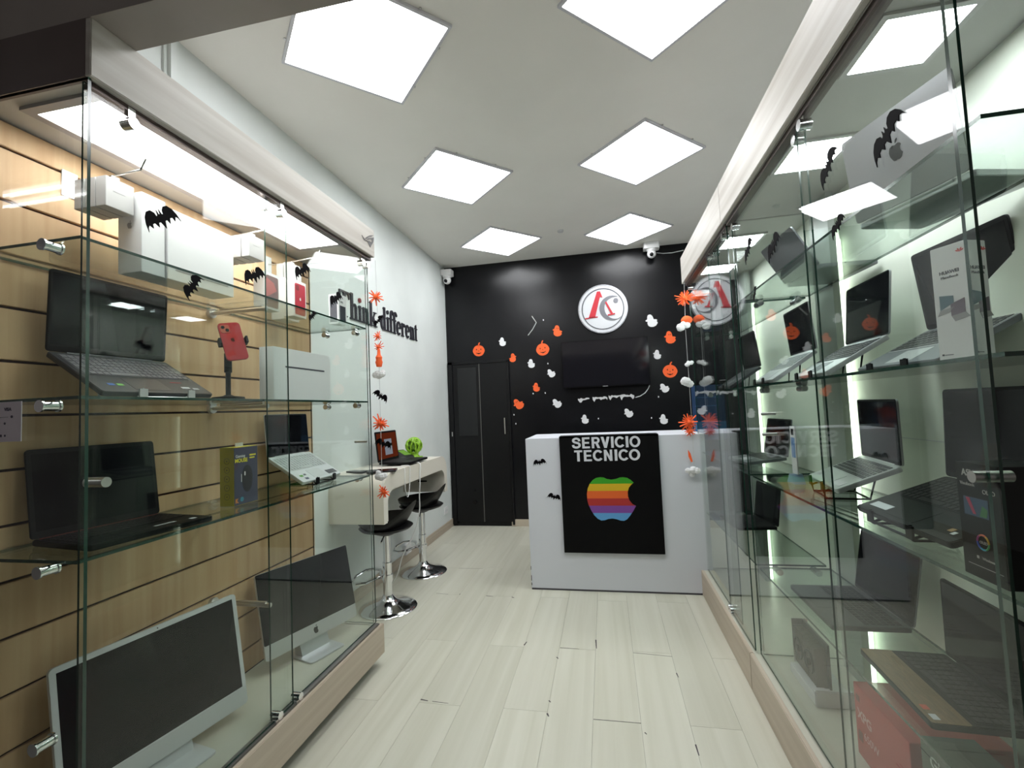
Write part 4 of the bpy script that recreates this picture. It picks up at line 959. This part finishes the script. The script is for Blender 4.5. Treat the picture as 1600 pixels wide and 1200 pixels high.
# bent loose wire, tv cord, torn adhesive
pp = [onY(x, y, YB-.006) for x, y in ((831, 494), (838, 504), (832, 515), (825, 524))]
tag(obj('loose_wire', MB().tube(pp, .005, 8), mat('grey_wire', (.50, .50, .48), .5), smooth=True), 'bent grey wire end sticking out above the second pumpkin', 'wire')
pp = [onY(x, y, YB-.008) for x, y in ((993, 621), (1000, 619), (1008, 614), (1013, 607), (1015, 602))]
tag(obj('tv_cable', MB().tube(pp, .0045, 8), WFOAM, smooth=True), 'short white cable curling under the television corner', 'cable')
t = thing('torn_strip', 'row of torn white adhesive scraps on the wall below the television', 'scraps', (0, YB-.004, 1.36))
for (x0, x1, y) in ((903, 921, 624), (926, 949, 623), (951, 991, 620)):
    a = onY(x0, y, YB-.003); b = onY(x1, y-1, YB-.003); n = max(4, int((b.x-a.x)/.016)); up = []; dn = []
    for k in range(n+1):
        x = a.x+(b.x-a.x)*k/n; up.append((x, a.z+.012+random.uniform(-.010, .010))); dn.append((x, a.z-random.choice((-.004, .002, .006, .012, .034))-random.uniform(0, .010)))
    obj('scrap', MB().prism(up+dn[::-1], 0, .003, faceY(0, YB-.0005, 0)), WFOAM, t)
m = MB()
for (x, y) in ((1029, 620), (1018, 653), (935, 654), (833, 615), (803, 648), (806, 662), (849, 500), (856, 568), (852, 614)):
    p = onY(x, y, YB-.002); m.prism([(p.x+.007*math.cos(k*1.26), p.z+.010*math.sin(k*1.26)) for k in range(5)], 0, .0015, faceY(0, YB-.0005, 0))
tag(obj('paint_chip', m, WFOAM, kind='stuff'), 'small white paint chips scattered over the black wall', 'paint chips', kind='stuff')
# cameras
def seccam(label, x, y, boxw, wallz):
    t = thing('security_camera', label, 'camera', (x, y, wallz-.17))
    obj('junction_box', MB().prism(rrect(boxw, .12, .02, 3, x, y), wallz-.065, wallz), WPLAST, t)
    obj('neck', MB().lathe([(.045, -.085), (.052, -.07), (.052, -.063)], (x, y, wallz), 24), WPLAST, t, smooth=True)
    obj('dome', MB().ball((x, y-.005, wallz-.115), .046, 18), WPLAST, t, smooth=True)
    obj('lens', MB().ball((x-.004, y-.036, wallz-.128), .022, 14), BLACKG, t, smooth=True)
seccam('white security camera at the ceiling above the black wall, right', .570, 5.04, .16, 2.998)
seccam('white security camera in the left corner of the black wall', -1.714, 5.06, .13, 2.94)
pp = [onY(x, y, YB-.006) for x, y in ((1026, 395), (1036, 396), (1050, 395), (1068, 391))]
tag(obj('camera_cable', MB().tube(pp, .004, 6), WFOAM), 'thin white cable running right from the ceiling camera', 'cable')
# blue poster behind the counter
t = thing('blue_poster', 'blue glossy poster with pale lines behind the counter end', 'poster', (1.03, YB, .95))
obj('sheet', MB().box((.90, YB-.004, .90), (1.22, YB, 1.47)), mat('poster_blue', (.015, .045, .12), .3), t)
obj('printed_lines', MB().box((.93, YB-.005, 1.34), (1.19, YB-.004, 1.346)).box((.93, YB-.005, 1.25), (1.15, YB-.004, 1.256)).box((.90, YB-.005, .99), (1.22, YB-.004, 1.09)), mat('poster_light_blue', (.05, .18, .38), .4), t)

# ================================================================== WALL LETTERING «Think different»
CAPH = .185; LB0 = 2.008
def strip(outer, inner): return outer+inner[::-1]
def ell(cx, cy, rx, ry, a0, a1, n=14): return [(cx+rx*math.cos(math.radians(a0+(a1-a0)*k/n)), cy+ry*math.sin(math.radians(a0+(a1-a0)*k/n))) for k in range(n+1)]
R_ = lambda x0, y0, x1, y1: [(x0, y0), (x1, y0), (x1, y1), (x0, y1)]
XH = .66; ST = .15; SF = .045
def stemf(x, y1, top=True): return [R_(x, 0, x+ST, y1), R_(x-.07, 0, x+ST+.07, SF)]+([[(x-.07, y1-.06), (x, y1-.10), (x+ST, y1), (x, y1-.02)]] if top else [])
def arch(x, w_): return [strip(ell(x+ST+w_/2-.02, XH-.20, w_/2+.02+.0, .22, 180, 0), ell(x+ST+w_/2-.06, XH-.22, w_/2-.05, .15, 180, 0))]
def G(ch):
    if ch == 'T': return [R_(.25, 0, .43, 1), R_(.15, 0, .53, SF), R_(0, .935, .68, 1.0), [(0, .72), (.03, .72), (.10, .94), (0, .94)], [(.68, .72), (.65, .72), (.58, .94), (.68, .94)]], .72
    if ch == 'h': return stemf(.07, 1.05)+[R_(.36, 0, .36+ST, .50), R_(.30, 0, .36+ST+.07, SF)]+[strip(ell(.335, .44, .175, .22, 170, 0), ell(.30, .44, .075, .15, 170, 0))], .60
    if ch == 'n': return stemf(.07, XH)+[R_(.36, 0, .36+ST, .50), R_(.30, 0, .36+ST+.07, SF)]+[strip(ell(.335, .44, .175, .22, 170, 0), ell(.30, .44, .075, .15, 170, 0))], .60
    if ch == 'i': return stemf(.07, XH), .30
    if ch == 'k': return stemf(.07, 1.05)+[[(.22, .26), (.44, .60), (.50, .60), (.28, .22)], R_(.36, XH-.07, .60, XH-.03), [(.26, .34), (.36, .42), (.58, 0), (.42, 0)], R_(.38, 0, .64, SF)], .64
    if ch == 'd': return [R_(.32, 0, .32+ST, 1.05), [(.25, .98), (.32, .95), (.47, 1.05), (.32, 1.03)], R_(.40, 0, .54, SF), strip(ell(.25, .33, .24, .34, 55, 305, 20), ell(.27, .33, .10, .28, 55, 305, 20))], .57
    if ch == 'f': return [R_(.08, 0, .08+ST, .85), R_(.01, 0, .32, SF), R_(0, XH-.06, .33, XH), strip(ell(.26, .84, .18, .22, 180, 20), ell(.27, .84, .05, .16, 180, 20)), ell(.385, .90, .055, .07, 0, 330, 10)], .35
    if ch == 'e': return [strip(ell(.25, .33, .24, .345, 0, 318, 22), ell(.27, .33, .10, .285, 0, 318, 22)), R_(.10, .33, .49, .375)], .52
    if ch == 'r': return stemf(.07, XH)+[strip(ell(.32, .46, .15, .20, 170, 40), ell(.32, .46, .09, .13, 170, 40)), ell(.405, .55, .06, .075, 0, 330, 10)], .47
    if ch == 't': return [R_(.09, .10, .09+ST, .80), [(.02, XH-.04), (.09, XH), (.24, .86), (.20, .86), (.09, .74)], R_(.02, XH-.06, .34, XH), strip(ell(.245, .14, .155, .15, 180, 300, 8), ell(.27, .14, .05, .09, 180, 300, 8))], .37
t = thing('wall_lettering', 'black serif lettering Think different on the white left wall', 'lettering', (XL, 3.58, LB0))
LET = mat('letter_black', (.015, .014, .022), .45)
def word(w_, y0, y1):
    tot = sum(G(c)[1] for c in w_)-.05; sx_ = (y1-y0)/tot; x = 0
    for ch in w_:
        polys, adv = G(ch); mb = MB()
        for k, pl_ in enumerate(polys):
            mb.prism([((px+x)*sx_, py*CAPH) for px, py in pl_], 0, .010+.0002*k, faceX(XL, y0, LB0, 1))
        obj('letter', mb, LET, t)
        if ch == 'i':
            cx_ = (x+.07+ST/2)*sx_
            obj('letter_dot', MB().prism([(cx_+.10*sx_*math.cos(a), .88*CAPH+.018*math.sin(a)) for a in [2*PI*k/18 for k in range(18)]], 0, .010, faceX(XL, y0, LB0, 1)), mat('dot_red', (.16, .01, .015), .4) if w_ == 'Think' else LET, t, label='dark red dot of the letter i' if w_ == 'Think' else None)
        x += adv
word('Think', 2.900, 3.430)
word('different', 3.500, 4.262)
# small eye-shaped emblem on the end of the left fascia
p0 = onX(568, 377, LX)
Fm = faceX(LX, 0, 0, 1)
def eq(x, y):
    p = onX(370+x/6, 360+y/6, LX); return (p.y, p.z)
t = tag(obj('fascia_emblem', MB().prism([eq(1170, 42), eq(1192, 88), eq(1222, 98), eq(1250, 160), eq(1270, 118), eq(1240, 100), eq(1215, 100), eq(1200, 84), eq(1186, 66)], 0, .002, Fm).prism([eq(1196, 84), eq(1216, 62), eq(1245, 46), eq(1282, 46), eq(1260, 58), eq(1236, 62), eq(1214, 80)], 0, .002, Fm).prism([eq(1216, 92), eq(1236, 72), eq(1282, 66), eq(1278, 110), eq(1262, 136), eq(1266, 84), eq(1240, 84)], 0, .002, Fm), mat('emblem_grey', (.08, .075, .075), .4)), 'small dark eye-shaped emblem on the far end of the left fascia', 'emblem')

# ================================================================== WALL DESK
DX0, DX1, DY0, DY1, DZ0, DZ1 = XL, -1.395, 2.73, 3.925, .612, .925
t = thing('wall_desk', 'floating cream desk with rounded ends on the left wall', 'desk', (-1.6, 3.3, DZ0))
def outline(y0, y1, z0, z1, r, lower):
    pts = []
    for k in range(9):
        a = PI/2+PI/2*k/8; pts.append((y0+r+r*math.cos(a), z1-r+r*math.sin(a)))
    pts += [(y0, z0), (y1, z0)]
    for k in range(9):
        a = PI/2*k/8; pts.append((y1-r+r*math.cos(a), z1-r+r*math.sin(a)))
    return pts
out = outline(DY0, DY1, DZ0, DZ1, .125, 0)
inn = outline(DY0+.06, DY1-.06, DZ0, DZ1-.115, .085, 0)
# shell between the two outlines
mb = MB(); n = len(out); vs = []
for X_ in (DX0, DX1):
    vs += [(X_, y, z) for y, z in out] + [(X_, y, z) for y, z in inn]
fs = []
for k in range(n):
    j = (k+1) % n
    if k == 9: continue          # open underside between the two legs (points 9-10 are the bottom run)
    fs.append((k, j, n+j, n+k)); fs.append((2*n+k, 3*n+k, 3*n+j, 2*n+j))
    fs.append((k, 2*n+k, 2*n+j, j)); fs.append((n+k, n+j, 3*n+j, 3*n+k))
fs.append((9, 9+n, 9+3*n, 9+2*n)); fs.append((10, 10+2*n, 10+3*n, 10+n))
mb.add(vs, fs)
obj('shell', mb, CREAM, t, smooth=True)
obj('back_panel', MB().box((DX0, DY0+.05, DZ0+.06), (DX0+.016, DY1-.05, DZ1-.11)), CREAM, t)
obj('cable_slot', MB().box((DX0+.14, DY1-.0615, .70), (DX0+.22, DY1-.060, .712)), BLACK, t)
obj('edge_strip', MB().box((DX1-.002, DY0+.004, DZ0), (DX1+.0005, DY0+.058, DZ1-.09)), mat('cream_edge', (.72, .69, .62), .4), t)
# things on the desk
dz = DZ1
t = thing('tablet', 'black tablet lying near the cabinet end of the cream desk', 'tablet', (-1.475, 2.88, dz), math.radians(20))
obj('body', MB().prism(rrect(.19, .13, .01, 4), 0, .009), DGREY, t, world=False, bevel=.001); obj('glass', MB().prism(rrect(.18, .12, .008, 4), .009, .0096), DISPLAY, t, world=False)
t = thing('smartphone', 'black phone lying behind the tablet on the cream desk', 'phone', (-1.64, 2.86, dz), math.radians(-15))
obj('body', MB().prism(rrect(.15, .075, .01, 4), 0, .009), BLACK, t, world=False, bevel=.001); obj('glass', MB().prism(rrect(.144, .069, .009, 4), .009, .0096), DISPLAY, t, world=False)
t = thing('card_terminal', 'small grey payment terminal with lit green screen behind the laptop', 'terminal', (-1.67, 3.66, dz), math.radians(60))
obj('body', MB().add([(-.045, -.08, 0), (.045, -.08, 0), (.045, .08, 0), (-.045, .08, 0), (-.042, -.08, .025), (.042, -.08, .025), (.042, .07, .075), (-.042, .07, .075)], [(0, 3, 2, 1), (4, 5, 6, 7), (0, 1, 5, 4), (1, 2, 6, 5), (2, 3, 7, 6), (3, 0, 4, 7)]), DGREY, t, world=False, bevel=.004)
obj('screen', MB().add([(-.033, -.05, .0363), (.033, -.05, .0363), (.033, .05, .0700), (-.033, .05, .0700)], [(0, 1, 2, 3)]), emit('terminal_green', (.30, .62, .10), .2), t, world=False)
t = thing('green_ball', 'lime green crumpled mesh ball decoration on the cream desk', 'decoration', (-1.60, 3.70, dz))
GR = mat('lime_green', (.24, .46, .02), .35)
m = MB()
for k in range(16):
    M = Euler((random.uniform(0, 6), random.uniform(0, 6), random.uniform(0, 6))).to_matrix().to_4x4()
    m.tube([Vector((-1.60, 3.70, dz+.105)) + (M @ Vector((.068*math.cos(a), .068*math.sin(a), random.uniform(-.006, .006)))) for a in [2*PI*j/14 for j in range(14)]], .0055, 5, closed=True)
obj('mesh_ball', m, GR, t, kind='stuff')
obj('core', MB().ball((-1.60, 3.70, dz+.105), .048, 12, jit=.2), mat('dark_lime', (.14, .30, .02), .5), t)
obj('base', MB().box((-1.66, 3.63, dz), (-1.55, 3.77, dz+.012)).lathe([(.05, .012), (.035, .03), (.04, .05)], (-1.60, 3.70, dz), 16), GR, t, bevel=.002)
# cables
def cable(label, pts, r=.0032, m=None):
    P = [Vector(p) for p in pts]; out_ = []
    for i in range(len(P)-1):
        p0, p1, p2, p3 = P[max(i-1, 0)], P[i], P[i+1], P[min(i+2, len(P)-1)]
        for s in range(6):
            u = s/6; out_.append(.5*((2*p1)+(-p0+p2)*u+(2*p0-5*p1+4*p2-p3)*u*u+(-p0+3*p1-3*p2+p3)*u**3))
    out_.append(P[-1])
    return tag(obj('power_cable', MB().tube(out_, r, 6), m or WPLAST, smooth=True), label, 'cable', 'cables under the desk')
xd = DX1+.006
cable('white cable with a thick lead dropping from the desk front between the stools', [(-1.50, 3.30, dz+.004), (xd, 3.30, dz+.004), (xd+.004, 3.30, .86), (xd, 3.30, .76), (xd-.01, 3.31, .68), (xd-.02, 3.33, .58), (-1.44, 3.34, .46), (-1.48, 3.33, .36), (-1.55, 3.32, .24), (-1.60, 3.33, .10), (-1.66, 3.34, .012)], .0045)
cable('thin white cable looping over the desk front toward the near stool', [(-1.48, 3.03, dz+.004), (xd, 3.03, dz+.004), (xd+.004, 3.03, .84), (xd+.004, 3.04, .76), (xd+.004, 3.07, .72), (xd+.004, 3.10, .76), (xd+.004, 3.12, .88), (xd, 3.12, dz+.004), (-1.46, 3.14, dz+.004)], .003)
cable('dark cable hanging under the desk by the far stool', [(-1.764, 3.45, .80), (-1.74, 3.42, .68), (-1.71, 3.41, .58), (-1.73, 3.40, .48), (-1.70, 3.40, .40), (-1.72, 3.42, .30), (-1.765, 3.50, .24)], .003, mat('dark_wire', (.08, .06, .05), .5))

# ================================================================== BAR STOOLS
def stool(label, x, y, rot):
    t = thing('bar_stool', label, 'stool', (x, y, 0), rot, 'black seated bar stools')
    obj('base', MB().lathe([(.190, 0), (.192, .006), (.186, .012), (.150, .022), (.10, .036), (.06, .052), (.040, .072), (.034, .088)], n=48), CHROME, t, world=False, smooth=True)
    obj('column', MB().cyl((0, 0, .08), (0, 0, .30), .030, 28).cyl((0, 0, .30), (0, 0, .305), .033, 28).cyl((0, 0, .305), (0, 0, .52), .024, 24), CHROME, t, world=False, smooth=True)
    fr_ = [(.0, -.030, .205), (.03, -.06, .208), (.13, -.10, .21), (.15, -.155, .21), (.12, -.205, .21), (0, -.226, .21), (-.12, -.205, .21), (-.15, -.155, .21), (-.13, -.10, .21), (-.03, -.06, .208), (0, -.03, .205)]
    obj('footrest', MB().tube(fr_, .009, 8).cyl((0, 0, .19), (0, 0, .225), .036, 24), CHROME, t, world=False, smooth=True)
    # seat: scooped shell, low front, curled back
    vs, fs = [], []; nx, ny = 20, 18
    for j in range(ny+1):
        v = -1+2*j/ny
        for i in range(nx+1):
            u = -1+2*i/nx
            # map the square to a disc
            a = u*math.sqrt(1-v*v/2); b = v*math.sqrt(1-u*u/2)
            r2 = a*a+b*b
            z = .560+.028*r2+.125*max(0, b)**2.2+.018*max(0, -b)**3+.02*a*a
            vs.append((a*.215, b*.195+.01, z))
    for j in range(ny):
        for i in range(nx):
            k = j*(nx+1)+i; fs.append((k, k+1, k+nx+2, k+nx+1))
    top = len(vs)
    vs2 = [(x_*(.97), y_*.97, z_-.022-.055*max(0, 1-(x_/.215)**2-((y_-.01)/.195)**2)) for x_, y_, z_ in vs]
    fs2 = [tuple(top+q_ for q_ in reversed(f)) for f in fs]
    edge = [(0, i) for i in range(nx+1)]
    ring = [i for i in range(nx+1)]+[j*(nx+1)+nx for j in range(1, ny+1)]+[ny*(nx+1)+i for i in range(nx-1, -1, -1)]+[j*(nx+1) for j in range(ny-1, 0, -1)]
    fs3 = [(ring[(k+1) % len(ring)], ring[k], ring[k]+top, ring[(k+1) % len(ring)]+top) for k in range(len(ring))]
    obj('seat', MB().add(vs+vs2, fs+fs2+fs3), SEAT, t, world=False, smooth=True)
    obj('seat_pan', MB().lathe([(.045, .505), (.11, .512), (.165, .530), (.18, .545), (.16, .556)], n=36), SEAT, t, world=False, smooth=True)
    obj('lever', MB().tube([(.02, 0, .50), (.16, .03, .492), (.19, .035, .487)], .005, 8), CHROME, t, world=False)
    return t
stool('black and chrome bar stool nearer the left cabinet', -1.500, 2.965, math.radians(-84))
stool('black and chrome bar stool farther away under the desk end', -1.530, 3.655, math.radians(-84))

# ================================================================== GARLANDS
def spiky(mb, c, r, n=16, seed=1, flat=.5):
    rr = random.Random(seed); c = Vector(c)
    for k in range(n):
        a = 2*PI*k/n+rr.uniform(-.1, .1); e = rr.uniform(-.7, .7)
        d = Vector((math.cos(a)*math.cos(e), math.sin(e)*flat, math.sin(a)*math.cos(e))); L_ = r*rr.uniform(.65, 1.1)
        x = d.orthogonal().normalized()*r*.10; y = d.cross(x).normalized()*r*.03
        p = c+d*r*.15; q_ = c+d*L_
        mb.add([p-x-y, p+x-y, p+x+y, p-x+y, q_-x*.5-y, q_+x*.5-y, q_+x*.5+y, q_-x*.5+y], [(0, 3, 2, 1), (4, 5, 6, 7), (0, 1, 5, 4), (1, 2, 6, 5), (2, 3, 7, 6), (3, 0, 4, 7)])
    mb.ball(c, r*.28, 8)
    return mb
def puff(mb, c, r, seed=1):
    rr = random.Random(seed)
    for k in range(6):
        mb.ball((c[0]+rr.uniform(-.9, .9)*r*.75, c[1]+rr.uniform(-.2, .2)*r, c[2]+rr.uniform(-.35, .35)*r), r*rr.uniform(.38, .55), 8, jit=.12, sc=(1, .5, .9))
    return mb
t = thing('halloween_garland', 'garland of orange, white and black figures hanging at the left cabinet corner', 'garland', (-1.197, 2.345, .87))
gx, gy = -1.205, 2.345
obj('string', MB().tube([(gx-.005, gy, 2.16), (gx, gy, 1.9), (gx+.002, gy, 1.5), (gx+.002, gy, 1.0), (gx+.01, gy, .86)], .0012, 5), LGREY, t)
obj('orange_spider', spiky(MB(), (gx-.008, gy, 1.955), .050, 12, 3).add([], []), ORANGE, t)
obj('black_bat', MB().prism([(x*.055, y*.055) for x, y in BAT], -.001, .001, faceY(gx+.004, gy, 1.822) @ Matrix.Rotation(.8, 4, 'Z')), CARD, t)
obj('orange_spider', spiky(MB(), (gx-.002, gy, 1.735), .034, 11, 4), ORANGE, t); obj('orange_spider', spiky(MB(), (gx, gy, 1.675), .034, 11, 5), ORANGE, t)
obj('orange_bottle', MB().lathe([(.006, .055), (.008, .045), (.010, .02), (.018, .008), (.016, -.008), (.020, -.02), (.014, -.045)], (gx+.002, gy, 1.61), 12), ORANGE, t, smooth=True)
obj('white_ghost', puff(MB(), (gx+.004, gy, 1.522), .040, 6), WFOAM, t)
obj('black_bat', MB().prism([(x*.075, y*.075) for x, y in BAT], -.001, .001, faceY(gx+.006, gy, 1.405) @ Matrix.Rotation(-.6, 4, 'Z')), CARD, t)
obj('orange_spider', spiky(MB(), (gx, gy, 1.256), .052, 16, 7), ORANGE, t)
obj('black_bat', MB().prism([(x*.075, y*.075) for x, y in BAT], -.001, .001, faceY(gx+.015, gy, 1.145) @ Matrix.Rotation(-.35, 4, 'Z')), CARD, t)
obj('white_ghost', puff(MB(), (gx+.008, gy, .972), .042, 8), WFOAM, t)
obj('orange_spider', spiky(MB(), (gx+.010, gy, .885), .045, 12, 9), ORANGE, t)
t = thing('halloween_garland', 'garland of orange and white figures hanging at the far right cabinet corner', 'garland', (.575, 3.335, .80))
gx, gy = .566, 3.335
f = lambda px, py: onY(px, py, gy)
obj('string', MB().tube([(gx+.015, gy, 2.13), (gx+.005, gy, 1.8), (gx+.008, gy, 1.2), (gx+.006, gy, .82)], .0012, 5), LGREY, t)
c = f(1070, 466); obj('orange_spider', spiky(MB(), c, .070, 20, 11), ORANGE, t)
c = f(1073, 500); obj('orange_pumpkin', MB().ball(c, .038, 12, jit=.06, sc=(1, .5, .8)), ORANGE, t)
c = f(1070, 509); obj('white_ghost', puff(MB(), c+Vector((0, -.01, 0)), .052, 12), WFOAM, t)
c = f(1078, 568); obj('white_ghost', puff(MB(), c, .030, 13), WFOAM, t)
c = f(1077, 597); obj('white_ghost', puff(MB(), c, .055, 14), WFOAM, t)
c = f(1077, 660); obj('orange_spider', spiky(MB(), c, .066, 18, 15), ORANGE, t)
c = f(1078, 674); obj('orange_spider', spiky(MB(), c, .045, 14, 16), ORANGE, t)
c = f(1080, 713); obj('orange_ear', MB().prism([(-.018, .045), (-.004, .02), (.008, -.035), (-.002, -.04), (-.018, 0)], -.002, .002, faceY(c.x, c.y, c.z)), ORANGE, t)
c = f(1083, 737); obj('white_ghost', puff(MB(), c, .050, 17), WFOAM, t)
